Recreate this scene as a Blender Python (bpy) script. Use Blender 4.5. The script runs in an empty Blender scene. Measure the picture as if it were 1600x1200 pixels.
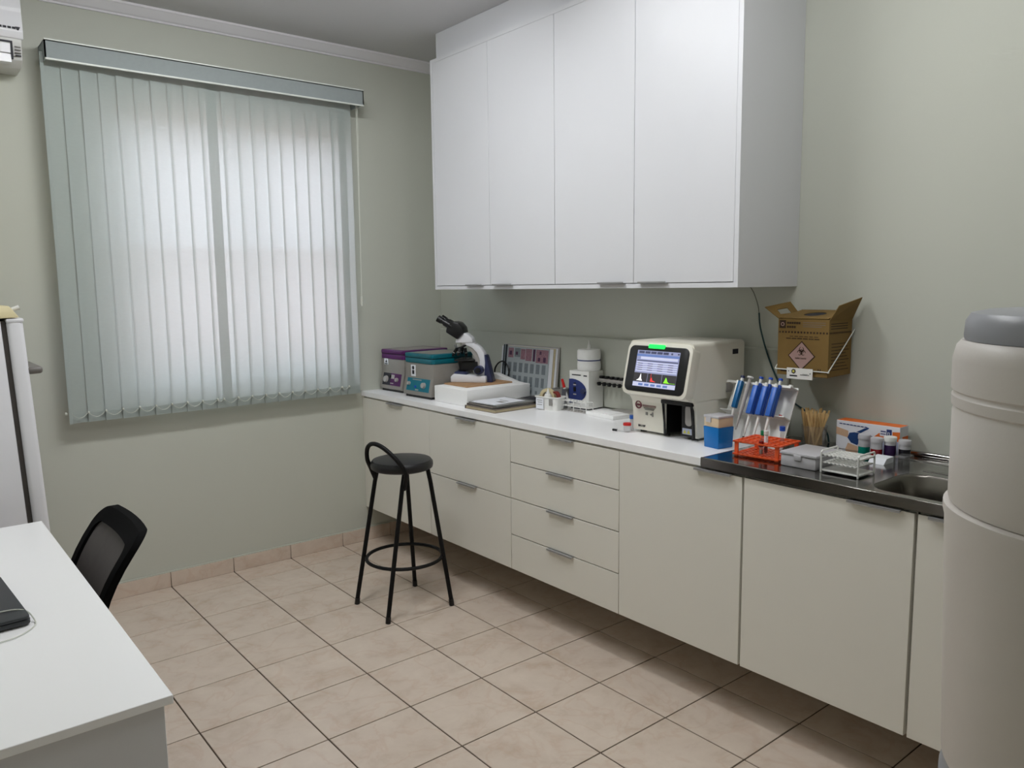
import bpy, bmesh, math, random
from mathutils import Matrix, Vector
PI = math.pi
random.seed(7)
SC = bpy.context.scene
COL = SC.collection

# ------------------------------------------------------------------ camera
cam_d = bpy.data.cameras.new('camera')
cam = bpy.data.objects.new('camera', cam_d)
COL.objects.link(cam)
CX, CY, CZ, YAW, PIT, ROL, FPX = -2.8443, -4.2217, 1.5472, 0.6814, -0.1246, -0.0124, 1224.8
_f = Vector((math.sin(YAW)*math.cos(PIT), math.cos(YAW)*math.cos(PIT), math.sin(PIT)))
_r = Vector((math.cos(YAW), -math.sin(YAW), 0))
_u = _r.cross(_f)
_c, _s = math.cos(ROL), math.sin(ROL)
_r2 = _c*_r + _s*_u
_u2 = -_s*_r + _c*_u
cam.matrix_world = Matrix(((_r2.x, _u2.x, -_f.x, CX), (_r2.y, _u2.y, -_f.y, CY), (_r2.z, _u2.z, -_f.z, CZ), (0, 0, 0, 1)))
cam_d.sensor_width = 36.0
cam_d.lens = 36.0*FPX/1600.0
cam_d.clip_start = 0.02
SC.camera = cam

# ------------------------------------------------------------------ world and exposure
W = bpy.data.worlds.new('daylight'); SC.world = W; W.use_nodes = True
_bg = W.node_tree.nodes['Background']
_bg.inputs[0].default_value = (0.74, 0.87, 1.0, 1)
_bg.inputs[1].default_value = 5.5
LAMPS = [(-1.65, -1.6, True, 81.0), (-1.15, -3.2, False, 42.0)]      # ceiling battens: x, y, lying along x, emission strength
SC.view_settings.view_transform = 'Standard'
SC.view_settings.look = 'None'
SC.view_settings.exposure = 0.0
SC.view_settings.gamma = 1.0
SC.view_settings.use_curve_mapping = False
SC.cycles.use_denoising = True
SC.cycles.max_bounces = 10
SC.cycles.diffuse_bounces = 5
SC.cycles.transparent_max_bounces = 16
SC.cycles.sample_clamp_indirect = 6.0
SC.cycles.caustics_reflective = False
SC.cycles.caustics_refractive = False

# ------------------------------------------------------------------ materials
def lin(c):
    return tuple((x/12.92 if x <= .04045 else ((x+.055)/1.055)**2.4) for x in [v/255.0 for v in c])

def mat(name, rgb, rough=.5, metal=0.0, var=.04, scale=30.0, bump=0.0, bscale=200.0, trans=0.0, ior=1.45, emit=0.0, spec=.5, coat=0.0):
    m = bpy.data.materials.new(name); m.use_nodes = True
    nt = m.node_tree; n = nt.nodes; l = nt.links
    b = n['Principled BSDF']
    c = lin(rgb)
    tc = n.new('ShaderNodeTexCoord')
    nz = n.new('ShaderNodeTexNoise'); nz.inputs['Scale'].default_value = scale; nz.inputs['Detail'].default_value = 3
    l.new(tc.outputs['Object'], nz.inputs['Vector'])
    mx = n.new('ShaderNodeMix'); mx.data_type = 'RGBA'
    mx.inputs['A'].default_value = (*[x*(1-var) for x in c], 1)
    mx.inputs['B'].default_value = (*[min(1, x*(1+var)) for x in c], 1)
    l.new(nz.outputs['Fac'], mx.inputs['Factor'])
    l.new(mx.outputs['Result'], b.inputs['Base Color'])
    b.inputs['Roughness'].default_value = rough
    b.inputs['Metallic'].default_value = metal
    b.inputs['IOR'].default_value = ior
    b.inputs['Specular IOR Level'].default_value = spec
    b.inputs['Transmission Weight'].default_value = trans
    b.inputs['Coat Weight'].default_value = coat
    if emit:
        l.new(mx.outputs['Result'], b.inputs['Emission Color'])
        b.inputs['Emission Strength'].default_value = emit
    if bump:
        bn = n.new('ShaderNodeTexNoise'); bn.inputs['Scale'].default_value = bscale; bn.inputs['Detail'].default_value = 2
        l.new(tc.outputs['Object'], bn.inputs['Vector'])
        bp = n.new('ShaderNodeBump'); bp.inputs['Strength'].default_value = bump; bp.inputs['Distance'].default_value = .002
        l.new(bn.outputs['Fac'], bp.inputs['Height']); l.new(bp.outputs['Normal'], b.inputs['Normal'])
    return m

def thin_glass(name, rgb, clear=.85, rough=.05, frost=0.0):
    """thin clear sheet: straight-through light mixed with a glossy skin and some milky scatter"""
    m = bpy.data.materials.new(name); m.use_nodes = True
    nt = m.node_tree; n = nt.nodes; l = nt.links
    n.clear()
    out = n.new('ShaderNodeOutputMaterial')
    c = lin(rgb)
    tr = n.new('ShaderNodeBsdfTransparent'); tr.inputs[0].default_value = (*[x**.15 for x in c], 1)
    gl = n.new('ShaderNodeBsdfGlossy'); gl.inputs['Roughness'].default_value = rough
    df = n.new('ShaderNodeBsdfDiffuse'); df.inputs[0].default_value = (*c, 1)
    tl = n.new('ShaderNodeBsdfTranslucent'); tl.inputs[0].default_value = (*c, 1)
    tc = n.new('ShaderNodeTexCoord'); nz = n.new('ShaderNodeTexNoise'); nz.inputs['Scale'].default_value = 60
    l.new(tc.outputs['Object'], nz.inputs['Vector'])
    rp = n.new('ShaderNodeMapRange'); rp.inputs['To Min'].default_value = (1-clear)*.8; rp.inputs['To Max'].default_value = (1-clear)*1.2
    l.new(nz.outputs['Fac'], rp.inputs['Value'])
    lw = n.new('ShaderNodeLayerWeight'); lw.inputs['Blend'].default_value = .5
    pw = n.new('ShaderNodeMath'); pw.operation = 'POWER'; pw.inputs[1].default_value = 4.0; l.new(lw.outputs['Facing'], pw.inputs[0])
    fr = n.new('ShaderNodeMapRange'); fr.inputs['To Min'].default_value = .035; fr.inputs['To Max'].default_value = .6; l.new(pw.outputs[0], fr.inputs['Value'])
    m1 = n.new('ShaderNodeMixShader'); m1.inputs[0].default_value = .5
    l.new(df.outputs[0], m1.inputs[1]); l.new(tl.outputs[0], m1.inputs[2])
    m2 = n.new('ShaderNodeMixShader'); l.new(rp.outputs[0], m2.inputs[0])
    l.new(tr.outputs[0], m2.inputs[1]); l.new(m1.outputs[0], m2.inputs[2])
    m3 = n.new('ShaderNodeMixShader'); l.new(fr.outputs[0], m3.inputs[0])
    l.new(m2.outputs[0], m3.inputs[1]); l.new(gl.outputs[0], m3.inputs[2])
    l.new(m3.outputs[0], out.inputs[0])
    return m

def fabric_translucent(name, rgb, tint, tfrac=.5):
    m = bpy.data.materials.new(name); m.use_nodes = True
    nt = m.node_tree; n = nt.nodes; l = nt.links
    n.clear()
    out = n.new('ShaderNodeOutputMaterial'); c = lin(rgb)
    tc = n.new('ShaderNodeTexCoord')
    mp = n.new('ShaderNodeMapping'); mp.inputs['Scale'].default_value = (18, 18, 60); mp.inputs['Rotation'].default_value = (.3, .5, .2)
    nz = n.new('ShaderNodeTexNoise'); nz.inputs['Scale'].default_value = 2.2; nz.inputs['Detail'].default_value = 5; nz.inputs['Roughness'].default_value = .7
    l.new(tc.outputs['Object'], mp.inputs[0]); l.new(mp.outputs[0], nz.inputs['Vector'])
    mx = n.new('ShaderNodeMix'); mx.data_type = 'RGBA'
    mx.inputs['A'].default_value = (*[x*.92 for x in c], 1); mx.inputs['B'].default_value = (*[x*1.08 for x in c], 1)
    l.new(nz.outputs['Fac'], mx.inputs['Factor'])
    d = n.new('ShaderNodeBsdfDiffuse'); t = n.new('ShaderNodeBsdfTranslucent')
    l.new(mx.outputs['Result'], d.inputs[0]); t.inputs[0].default_value = (*lin(tint), 1)
    ms = n.new('ShaderNodeMixShader'); ms.inputs[0].default_value = tfrac
    l.new(d.outputs[0], ms.inputs[1]); l.new(t.outputs[0], ms.inputs[2]); l.new(ms.outputs[0], out.inputs[0])
    return m

def tile_mat():
    m = bpy.data.materials.new('marbled_beige_ceramic'); m.use_nodes = True
    nt = m.node_tree; n = nt.nodes; l = nt.links; b = n['Principled BSDF']
    tc = n.new('ShaderNodeTexCoord'); oi = n.new('ShaderNodeObjectInfo')
    ad = n.new('ShaderNodeVectorMath'); ad.operation = 'MULTIPLY_ADD'
    cb = n.new('ShaderNodeCombineXYZ')
    mu = n.new('ShaderNodeMath'); mu.operation = 'MULTIPLY'; mu.inputs[1].default_value = 37.0
    l.new(oi.outputs['Random'], mu.inputs[0]); l.new(mu.outputs[0], cb.inputs[0]); l.new(mu.outputs[0], cb.inputs[1])
    ad.inputs[1].default_value = (1, 1, 1)
    l.new(tc.outputs['Object'], ad.inputs[0]); l.new(cb.outputs[0], ad.inputs[2])
    n1 = n.new('ShaderNodeTexNoise'); n1.inputs['Scale'].default_value = 7; n1.inputs['Detail'].default_value = 7; n1.inputs['Roughness'].default_value = .62; n1.inputs['Distortion'].default_value = .35
    l.new(ad.outputs[0], n1.inputs['Vector'])
    r1 = n.new('ShaderNodeValToRGB'); e = r1.color_ramp.elements
    e[0].position = .28; e[0].color = (*lin((197, 178, 160)), 1)
    e[1].position = .72; e[1].color = (*lin((219, 204, 189)), 1)
    x = e.new(.47); x.color = (*lin((211, 195, 180)), 1)
    l.new(n1.outputs['Fac'], r1.inputs[0])
    n2 = n.new('ShaderNodeTexNoise'); n2.inputs['Scale'].default_value = 5; n2.inputs['Detail'].default_value = 7; n2.inputs['Distortion'].default_value = .6
    l.new(ad.outputs[0], n2.inputs['Vector'])
    r2 = n.new('ShaderNodeValToRGB'); e = r2.color_ramp.elements
    e[0].position = .47; e[0].color = (0, 0, 0, 1); e[1].position = .53; e[1].color = (0, 0, 0, 1)
    x = e.new(.50); x.color = (.24, .24, .24, 1)
    l.new(n2.outputs['Fac'], r2.inputs[0])
    mx = n.new('ShaderNodeMix'); mx.data_type = 'RGBA'; mx.inputs['B'].default_value = (*lin((196, 162, 138)), 1)
    l.new(r2.outputs[0], mx.inputs['Factor']); l.new(r1.outputs[0], mx.inputs['A'])
    l.new(mx.outputs['Result'], b.inputs['Base Color'])
    b.inputs['Roughness'].default_value = .22
    b.inputs['Specular IOR Level'].default_value = .45
    return m

def steel_mat():
    m = bpy.data.materials.new('brushed_stainless'); m.use_nodes = True
    nt = m.node_tree; n = nt.nodes; l = nt.links; b = n['Principled BSDF']
    tc = n.new('ShaderNodeTexCoord'); mp = n.new('ShaderNodeMapping'); mp.inputs['Scale'].default_value = (160, 4, 160)
    nz = n.new('ShaderNodeTexNoise'); nz.inputs['Scale'].default_value = 3; nz.inputs['Detail'].default_value = 4
    l.new(tc.outputs['Object'], mp.inputs[0]); l.new(mp.outputs[0], nz.inputs['Vector'])
    mr = n.new('ShaderNodeMapRange'); mr.inputs['To Min'].default_value = .10; mr.inputs['To Max'].default_value = .20
    l.new(nz.outputs['Fac'], mr.inputs['Value']); l.new(mr.outputs[0], b.inputs['Roughness'])
    b.inputs['Base Color'].default_value = (.40, .39, .375, 1); b.inputs['Metallic'].default_value = 1
    return m

M = dict(
    wall=mat('pale_green_wall_paint', (196, 198, 187), .75, var=.015, scale=3, bump=.06, bscale=120),
    ceil=mat('white_ceiling_paint', (206, 206, 208), .9, var=.01, bump=.05),
    cornice=mat('white_plaster', (232, 230, 234), .8, var=.01),
    grout=mat('dark_brown_grout', (72, 58, 47), .9, var=.1),
    tile=tile_mat(),
    steelshaded=mat('shade_toned_stainless_bowl', (128, 124, 118), .30, 1.0, var=.05, scale=20),  # darker, rougher copy of the deck steel; the bowl's shade is in its colour
    melamine=mat('white_melamine', (219, 220, 224), .42, var=.008, scale=8),
    basewhite=mat('warm_white_melamine', (228, 226, 217), .42, var=.008, scale=8),
    melamine_top=mat('white_laminate_worktop', (250, 250, 251), .30, var=.01, scale=8),
    shadowgap=mat('dark_carcass_edge', (120, 112, 102), .7),
    alu=mat('brushed_aluminium_pull', (176, 176, 176), .5, .6),
    steel=steel_mat(),
    vane=fabric_translucent('grey_green_blind_fabric', (190, 203, 199), (217, 207, 206), .40),
    valance=mat('grey_green_valance_fabric', (152, 160, 160), .8, var=.05, scale=60, bump=.1),
    trimwhite=mat('white_plastic_trim', (222, 226, 220), .4),
    cord=mat('white_bead_chain_plastic', (214, 216, 206), .4),
    winframe=mat('white_window_frame', (215, 215, 212), .5),
    glass=thin_glass('clear_window_glass', (240, 245, 245), .95),
    outside=mat('beige_render', (206, 178, 168), .9, var=.05, scale=4),
    black=mat('black_powder_coat', (6, 6, 7), .55, spec=.3, var=.1),
    blackv=mat('black_vinyl', (27, 27, 29), .38, var=.08, bump=.1, bscale=300),
    chairblack=mat('matt_black_chair_plastic', (9, 9, 10), .8, spec=.1),
    mesh=mat('dark_grey_chair_mesh', (104, 100, 99), .9, var=.1, spec=.2, bump=.5, bscale=900),
    blackplastic=mat('black_plastic', (18, 18, 20), .35),
    laptop=mat('dark_grey_laptop', (44, 47, 50), .4, var=.05),
    fridge=mat('white_fridge_enamel', (226, 226, 230), .32, var=.01),
    gasket=mat('dark_fridge_gasket', (62, 58, 54), .7),
    cream=mat('yellowed_cream_plastic', (214, 202, 160), .5),
    greyhandle=mat('dark_grey_handle', (112, 108, 104), .4),
    acwhite=mat('air_conditioner_white', (232, 232, 236), .25, var=.01),
    acgrey=mat('air_conditioner_grey_white', (205, 205, 202), .4, var=.01),
    dark=mat('dark_print', (38, 38, 46), .6),
    greyprint=mat('grey_print', (140, 138, 134), .6),
    tank=mat('beige_grey_tank_plastic', (214, 208, 202), .42, var=.02, bump=.04),
    tankgrey=mat('blue_grey_tank_plastic', (150, 152, 158), .35, var=.02),
    seam=mat('dark_seam', (96, 92, 86), .6),
    cent=mat('grey_hammered_metal', (142, 138, 132), .45, var=.05, bump=.08),
    purple=mat('purple_plastic', (84, 26, 92), .35),
    teal=mat('teal_plastic', (0, 98, 112), .35),
    tealpanel=mat('teal_panel', (0, 112, 132), .4),
    purplepanel=mat('purple_panel', (82, 28, 88), .4),
    white=mat('white_plastic', (232, 232, 228), .35, var=.01),
    offwhite=mat('off_white_plastic', (232, 229, 216), .38, var=.01),
    foam=mat('white_polystyrene', (247, 247, 246), .8, var=.03, scale=150, bump=.15, bscale=260),
    board=mat('brown_cork_board', (176, 140, 104), .8, var=.15, scale=50),
    navy=mat('navy_plastic', (44, 50, 84), .4),
    scopewhite=mat('microscope_white_enamel', (226, 227, 232), .3),
    chrome=mat('chrome', (200, 200, 200), .15, 1.0),
    folder=mat('grey_brown_folder', (120, 110, 102), .7, var=.1),
    kraft=mat('kraft_pages', (196, 182, 150), .8, var=.12, scale=80),
    paper=mat('white_paper', (232, 234, 240), .8, var=.02),
    spine=mat('dark_slate_spine', (34, 42, 48), .5),
    chartbg=mat('chart_grey_print', (172, 180, 184), .5, var=.08, scale=120),
    chartblock=mat('chart_slate_print', (122, 130, 136), .5, var=.3, scale=160),
    chartred=mat('chart_crimson_print', (150, 112, 124), .5, var=.6, scale=140),
    chartdark=mat('chart_violet_print', (74, 40, 72), .5, var=.5, scale=160),
    mesh_grey=mat('grey_metal_mesh', (150, 150, 148), .45, .3, var=.15, scale=300),
    red=mat('red_plastic', (196, 34, 30), .4),
    darkred=mat('dark_red_liquid', (120, 10, 18), .25),
    bluecap=mat('blue_plastic_cap', (24, 72, 176), .35),
    bluebody=mat('pipette_blue', (28, 84, 178), .35),
    bluelight=mat('pipette_light_blue', (48, 102, 194), .35),
    pipteal=mat('pipette_teal_blue', (0, 92, 146), .35),
    greypl=mat('grey_plastic', (172, 168, 164), .4),
    tipblue=mat('tip_box_blue', (0, 108, 182), .35),
    tipcream=mat('tip_box_cream', (226, 202, 170), .45),
    orange=mat('orange_rack_plastic', (236, 94, 46), .35),
    clear=thin_glass('clear_plastic', (240, 240, 242), .92),
    frosted=mat('frosted_white_plastic', (226, 224, 228), .3, trans=.30, var=.02),
    clearhaze=thin_glass('frosted_plastic', (240, 240, 240), .30, .2),
    tealliq=mat('teal_stain', (0, 128, 112), .25),
    redliq=mat('red_stain', (140, 18, 30), .25),
    purpliq=mat('purple_stain', (50, 28, 70), .25),
    blackliq=mat('dark_violet_stain', (20, 20, 28), .25),
    wood=mat('pale_wood_stick', (214, 180, 124), .7, var=.18, scale=40),
    cardboard=mat('brown_cardboard', (124, 98, 50), .8, var=.06, scale=20, bump=.05),
    cardin=mat('pale_cardboard_inside', (176, 160, 136), .8, var=.06),
    cardprint=mat('dark_brown_print', (52, 36, 18), .8),
    pinkprint=mat('dusty_pink_print', (168, 138, 132), .8),
    boxwhite=mat('white_carton_print', (228, 228, 234), .6, var=.03),
    boxorange=mat('orange_carton_print', (226, 112, 40), .6),
    boxblue=mat('navy_glove_print', (20, 58, 110), .6, var=.3, scale=40),
    boxskin=mat('tan_skin_print', (206, 170, 140), .6, var=.12),
    boxlilac=mat('lilac_grey_print', (178, 184, 206), .6, var=.1),
    navyprint=mat('navy_print', (38, 52, 110), .6),
    yellowsign=mat('yellow_sign', (206, 200, 90), .6),
    ledgreen=mat('green_status_light', (30, 235, 90), .4, emit=1.1, var=.0),
    scrbg=mat('screen_lilac_grey', (152, 157, 192), .3, emit=.33, var=.03),
    scrrow=mat('screen_pale_row', (204, 207, 236), .3, emit=.36, var=.02),
    scrdark=mat('screen_dark_graph', (62, 60, 64), .3, emit=.25, var=.1),
    scrbtn=mat('screen_slate_button', (76, 80, 110), .3, emit=.2, var=.15),
    scrblue=mat('screen_blue_bar', (104, 128, 186), .3, emit=.36, var=.08),
    scrwhite=mat('screen_white_curve', (240, 240, 240), .3, emit=.7, var=0),
    scrred=mat('screen_red_curve', (220, 60, 60), .3, emit=.8, var=0),
    scrgreen=mat('screen_green_curve', (130, 215, 50), .3, emit=.9, var=0),
    darktealcable=mat('dark_green_cable', (24, 62, 66), .45),
    greycable=mat('grey_cable', (120, 120, 108), .5),
    maroon=mat('maroon_print', (120, 50, 66), .6),
    tan=mat('masking_tape', (214, 200, 160), .7),
    tape_red=mat('reddish_brown_tape', (120, 44, 38), .6),
    paperroll=mat('white_tissue_roll', (236, 236, 234), .9, var=.05, scale=60, bump=.4, bscale=120),
    lamphouse=mat('lamp_white_enamel', (235, 235, 235), .4),
)
def lamp_mat(power):
    m = bpy.data.materials.new('fluorescent_strip'); m.use_nodes = True
    nt = m.node_tree; nt.nodes.clear()
    o = nt.nodes.new('ShaderNodeOutputMaterial'); e = nt.nodes.new('ShaderNodeEmission')
    e.inputs[0].default_value = (.97, .985, 1.0, 1); e.inputs[1].default_value = power
    nt.links.new(e.outputs[0], o.inputs[0]); return m

# ------------------------------------------------------------------ mesh builder
class B:
    def __init__(s): s.bm = bmesh.new()
    def _merge(s, t, mx=None):
        if mx is not None: t.transform(mx)
        me = bpy.data.meshes.new('tmp'); t.to_mesh(me); t.free(); s.bm.from_mesh(me); bpy.data.meshes.remove(me)
    def box(s, x0, x1, y0, y1, z0, z1, bev=0, seg=2, mx=None):
        t = bmesh.new(); bmesh.ops.create_cube(t, size=1)
        for v in t.verts:
            v.co = Vector(((x0+x1)/2+v.co.x*(x1-x0), (y0+y1)/2+v.co.y*(y1-y0), (z0+z1)/2+v.co.z*(z1-z0)))
        if bev: bmesh.ops.bevel(t, geom=list(t.edges), offset=bev, segments=seg, profile=.5, affect='EDGES')
        s._merge(t, mx); return s
    def hexa(s, c8, bev=0, seg=2):
        """c8: 4 bottom corners then 4 top corners, same winding"""
        t = bmesh.new(); v = [t.verts.new(c) for c in c8]
        for f in ((3, 2, 1, 0), (4, 5, 6, 7), (0, 1, 5, 4), (1, 2, 6, 5), (2, 3, 7, 6), (3, 0, 4, 7)): t.faces.new([v[i] for i in f])
        bmesh.ops.recalc_face_normals(t, faces=list(t.faces))
        if bev: bmesh.ops.bevel(t, geom=list(t.edges), offset=bev, segments=seg, profile=.5, affect='EDGES')
        s._merge(t); return s
    def cyl(s, p0, p1, r0, r1=None, seg=20, caps=True):
        r1 = r0 if r1 is None else r1
        p0, p1 = Vector(p0), Vector(p1); d = p1-p0; L = d.length
        t = bmesh.new()
        bmesh.ops.create_cone(t, cap_ends=caps, segments=seg, radius1=r0, radius2=r1, depth=L)
        mx = Matrix.Translation((p0+p1)/2) @ d.to_track_quat('Z', 'Y').to_matrix().to_4x4()
        s._merge(t, mx); return s
    def sphere(s, c, r, sx=1, sy=1, sz=1, u=16, v=10):
        t = bmesh.new(); bmesh.ops.create_uvsphere(t, u_segments=u, v_segments=v, radius=r)
        s._merge(t, Matrix.Translation(c) @ Matrix.Diagonal((sx, sy, sz, 1))); return s
    def tube(s, pts, r, seg=8, closed=False):
        pts = [Vector(p) for p in pts]; n = len(pts); rings = []; up = None
        for i, p in enumerate(pts):
            if closed: d = pts[(i+1) % n]-pts[i-1]
            else: d = pts[min(i+1, n-1)]-pts[max(i-1, 0)]
            d.normalize()
            if up is None:
                up = d.orthogonal().normalized()
            else:
                up = (up-d*up.dot(d)); up = up.normalized() if up.length > 1e-6 else d.orthogonal().normalized()
            b2 = d.cross(up)
            rr = r[i] if isinstance(r, (list, tuple)) else r
            rings.append([s.bm.verts.new(p+rr*(math.cos(2*PI*k/seg)*up+math.sin(2*PI*k/seg)*b2)) for k in range(seg)])
        m = n if closed else n-1
        for i in range(m):
            a, b = rings[i], rings[(i+1) % n]
            off = 0
            if closed and i == n-1:
                off = min(range(seg), key=lambda o: (a[0].co-b[o].co).length)
            for k in range(seg): s.bm.faces.new((a[k], a[(k+1) % seg], b[(k+1+off) % seg], b[(k+off) % seg]))
        if not closed:
            s.bm.faces.new(list(reversed(rings[0]))); s.bm.faces.new(rings[-1])
        return s
    def lathe(s, prof, c=(0, 0, 0), seg=28, mx=None):
        t = bmesh.new(); rings = []
        for r, z in prof:
            if r < 1e-6: rings.append([t.verts.new((0, 0, z))])
            else: rings.append([t.verts.new((r*math.cos(2*PI*k/seg), r*math.sin(2*PI*k/seg), z)) for k in range(seg)])
        for a, b in zip(rings, rings[1:]):
            for k in range(seg):
                q = [a[k % len(a)], a[(k+1) % len(a)], b[(k+1) % len(b)], b[k % len(b)]]
                q = list(dict.fromkeys(q))
                if len(q) > 2: t.faces.new(q)
        s._merge(t, (Matrix.Translation(c) if mx is None else Matrix.Translation(c) @ mx)); return s
    def prism(s, poly, o, ux, uy, depth, bev=0):
        """2D polygon in the plane (o,ux,uy) extruded by the vector depth"""
        o, ux, uy, dv = Vector(o), Vector(ux), Vector(uy), Vector(depth)
        t = bmesh.new()
        a = [t.verts.new(o+ux*p[0]+uy*p[1]) for p in poly]; b = [t.verts.new(v.co+dv) for v in a]
        n = len(a); t.faces.new(a); t.faces.new(list(reversed(b)))
        for i in range(n): t.faces.new((a[i], b[i], b[(i+1) % n], a[(i+1) % n]))
        bmesh.ops.recalc_face_normals(t, faces=list(t.faces))
        if bev: bmesh.ops.bevel(t, geom=list(t.edges), offset=bev, segments=2, profile=.5, affect='EDGES')
        s._merge(t); return s
    def ring(s, outer, inner, o, ux, uy, depth):
        """flat frame between two outlines of equal vertex count, extruded"""
        o, ux, uy, dv = Vector(o), Vector(ux), Vector(uy), Vector(depth); t = bmesh.new(); n = len(outer)
        L = [[t.verts.new(o+ux*p[0]+uy*p[1]+k*dv) for p in pl] for k in (0, 1) for pl in (outer, inner)]
        for i in range(n):
            j = (i+1) % n
            t.faces.new((L[0][i], L[0][j], L[1][j], L[1][i])); t.faces.new((L[2][i], L[3][i], L[3][j], L[2][j]))
            t.faces.new((L[0][i], L[2][i], L[2][j], L[0][j])); t.faces.new((L[1][i], L[1][j], L[3][j], L[3][i]))
        bmesh.ops.recalc_face_normals(t, faces=list(t.faces)); s._merge(t); return s
    def grid(s, fn, nu, nv):
        vs = [[s.bm.verts.new(fn(i/nu, j/nv)) for j in range(nv+1)] for i in range(nu+1)]
        for i in range(nu):
            for j in range(nv): s.bm.faces.new((vs[i][j], vs[i+1][j], vs[i+1][j+1], vs[i][j+1]))
        return s

def rrect(x0, x1, y0, y1, r, n=5):
    out = []
    for cx, cy, a0 in ((x1-r, y1-r, 0), (x0+r, y1-r, PI/2), (x0+r, y0+r, PI), (x1-r, y0+r, 1.5*PI)):
        for k in range(n+1):
            a = a0+PI/2*k/n; out.append((cx+r*math.cos(a), cy+r*math.sin(a)))
    return out
def circ(cx, cy, r, n=20, ry=None, a0=0):
    ry = ry or r
    return [(cx+r*math.cos(a0+2*PI*k/n), cy+ry*math.sin(a0+2*PI*k/n)) for k in range(n)]

ROOT = {}
def finish(name, b, m, smooth=True):
    me = bpy.data.meshes.new(name); b.bm.to_mesh(me); b.bm.free()
    if m is not None: me.materials.append(M[m])
    if smooth:
        for p in me.polygons: p.use_smooth = True
        me.set_sharp_from_angle(angle=math.radians(38))
    return me
def part(name, b, m, parent=None, local=False, label=None, kind=None, smooth=True):
    me = finish(name, b, m, smooth)
    o = bpy.data.objects.new(name, me); COL.objects.link(o)
    if parent is not None:
        o.parent = parent
        ROOT[o.name] = ROOT[parent.name]
        if not local: me.transform(ROOT[parent.name].inverted())
    else:
        ROOT[o.name] = Matrix.Identity(4)
    if label: o['label'] = label
    if kind: o['kind'] = kind
    return o
def tag(o, label, cat, group=None):
    o['label'] = label; o['category'] = cat
    if group: o['group'] = group
    return o
def thing(name, label, cat, loc=(0, 0, 0), rz=0.0, group=None):
    o = bpy.data.objects.new(name, None); COL.objects.link(o); o.empty_display_size = .05
    o.location = loc; o.rotation_euler = (0, 0, rz)
    ROOT[o.name] = Matrix.Translation(loc) @ Matrix.Rotation(rz, 4, 'Z')
    return tag(o, label, cat, group)
def single(name, label, cat, b, m, group=None, loc=None):
    """a thing that is one mesh, origin at loc"""
    me = finish(name, b, m); o = bpy.data.objects.new(name, me); COL.objects.link(o)
    if loc is not None:
        me.transform(Matrix.Translation(loc).inverted()); o.location = loc
    ROOT[o.name] = Matrix.Translation(loc) if loc is not None else Matrix.Identity(4)
    return tag(o, label, cat, group)
def structure(name, b, m, smooth=False):
    o = part(name, b, m, smooth=smooth); o['kind'] = 'structure'; return o
def text_part(name, txt, size, o, ux, uy, m, parent, local=False, align='LEFT', depth=.0004, bold=0.0):
    cu = bpy.data.curves.new('tmp', 'FONT'); cu.body = txt; cu.size = size; cu.align_x = align; cu.extrude = depth; cu.resolution_u = 2; cu.offset = bold
    t = bpy.data.objects.new('tmp', cu); COL.objects.link(t)
    bpy.context.view_layer.update()
    me = bpy.data.meshes.new_from_object(t.evaluated_get(bpy.context.evaluated_depsgraph_get()))
    bpy.data.objects.remove(t); bpy.data.curves.remove(cu)
    ux, uy = Vector(ux), Vector(uy); uz = ux.cross(uy)
    mx = Matrix((( ux.x, uy.x, uz.x, o[0]), (ux.y, uy.y, uz.y, o[1]), (ux.z, uy.z, uz.z, o[2]), (0, 0, 0, 1)))
    me.transform(mx); me.materials.clear(); me.materials.append(M[m]); me.name = name
    ob = bpy.data.objects.new(name, me); COL.objects.link(ob); ob.parent = parent; ROOT[ob.name] = ROOT[parent.name]
    if not local: me.transform(ROOT[parent.name].inverted())
    return ob
def copy_tree(o, parent=None):
    c = o.copy(); COL.objects.link(c); c.parent = parent
    for ch in list(o.children): copy_tree(ch, c)
    return c

# ================================================================== THE ROOM
XL, YF, ZC = -3.25, -5.6, 2.90          # left wall, wall behind the viewer, ceiling height
floor = structure('floor', B().box(XL-.1, .1, YF-.1, .1, -.12, -.003), 'grout')
T = .33; TX0, TY0 = -1.7504, -.1934; G = .0024
tile_mesh = {}
for i in range(-6, 7):
    for j in range(0, 18):
        x0, x1 = TX0+T*i+G, TX0+T*(i+1)-G
        y1 = (TY0-T*(j-1)-G) if j else -.012
        y0 = TY0-T*j+G
        x0, x1 = max(x0, XL+.012), min(x1, -.012); y0 = max(y0, YF)
        if x1-x0 < .02 or y1-y0 < .02: continue
        key = (round(x1-x0, 4), round(y1-y0, 4))
        if key not in tile_mesh:
            w, d = key
            tile_mesh[key] = finish('tile', B().box(-w/2, w/2, -d/2, d/2, -.01, 0, .0012, 1), 'tile')
        o = bpy.data.objects.new('tile', tile_mesh[key]); COL.objects.link(o)
        o.location = ((x0+x1)/2, (y0+y1)/2, 0); o.parent = floor
# window wall with its opening
WX0, WX1, WZ0, WZ1 = -1.93, -.64, 1.06, 2.44
wb = B()
wb.box(XL, WX0, 0, .16, -.05, ZC+.1).box(WX1, .14, 0, .16, -.05, ZC+.1).box(WX0, WX1, 0, .16, -.05, WZ0).box(WX0, WX1, 0, .16, WZ1, ZC+.1)
structure('wall_back', wb, 'wall')
structure('wall_right', B().box(0, .14, YF, 0, -.05, ZC+.1), 'wall')
structure('wall_left', B().box(XL-.14, XL, YF, .16, -.05, ZC+.1), 'wall')
structure('wall_front', B().box(XL-.14, .14, YF-.14, YF, -.05, ZC+.1), 'wall')
ceiling = structure('ceiling', B().box(XL-.14, .14, YF-.14, .16, ZC, ZC+.1), 'ceil')
# plaster upstand behind the worktop, ending where the steel top begins
structure('trim_1', B().box(-.016, 0, -2.495, 0, .932, 1.282, .007, 3), 'wall')
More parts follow.
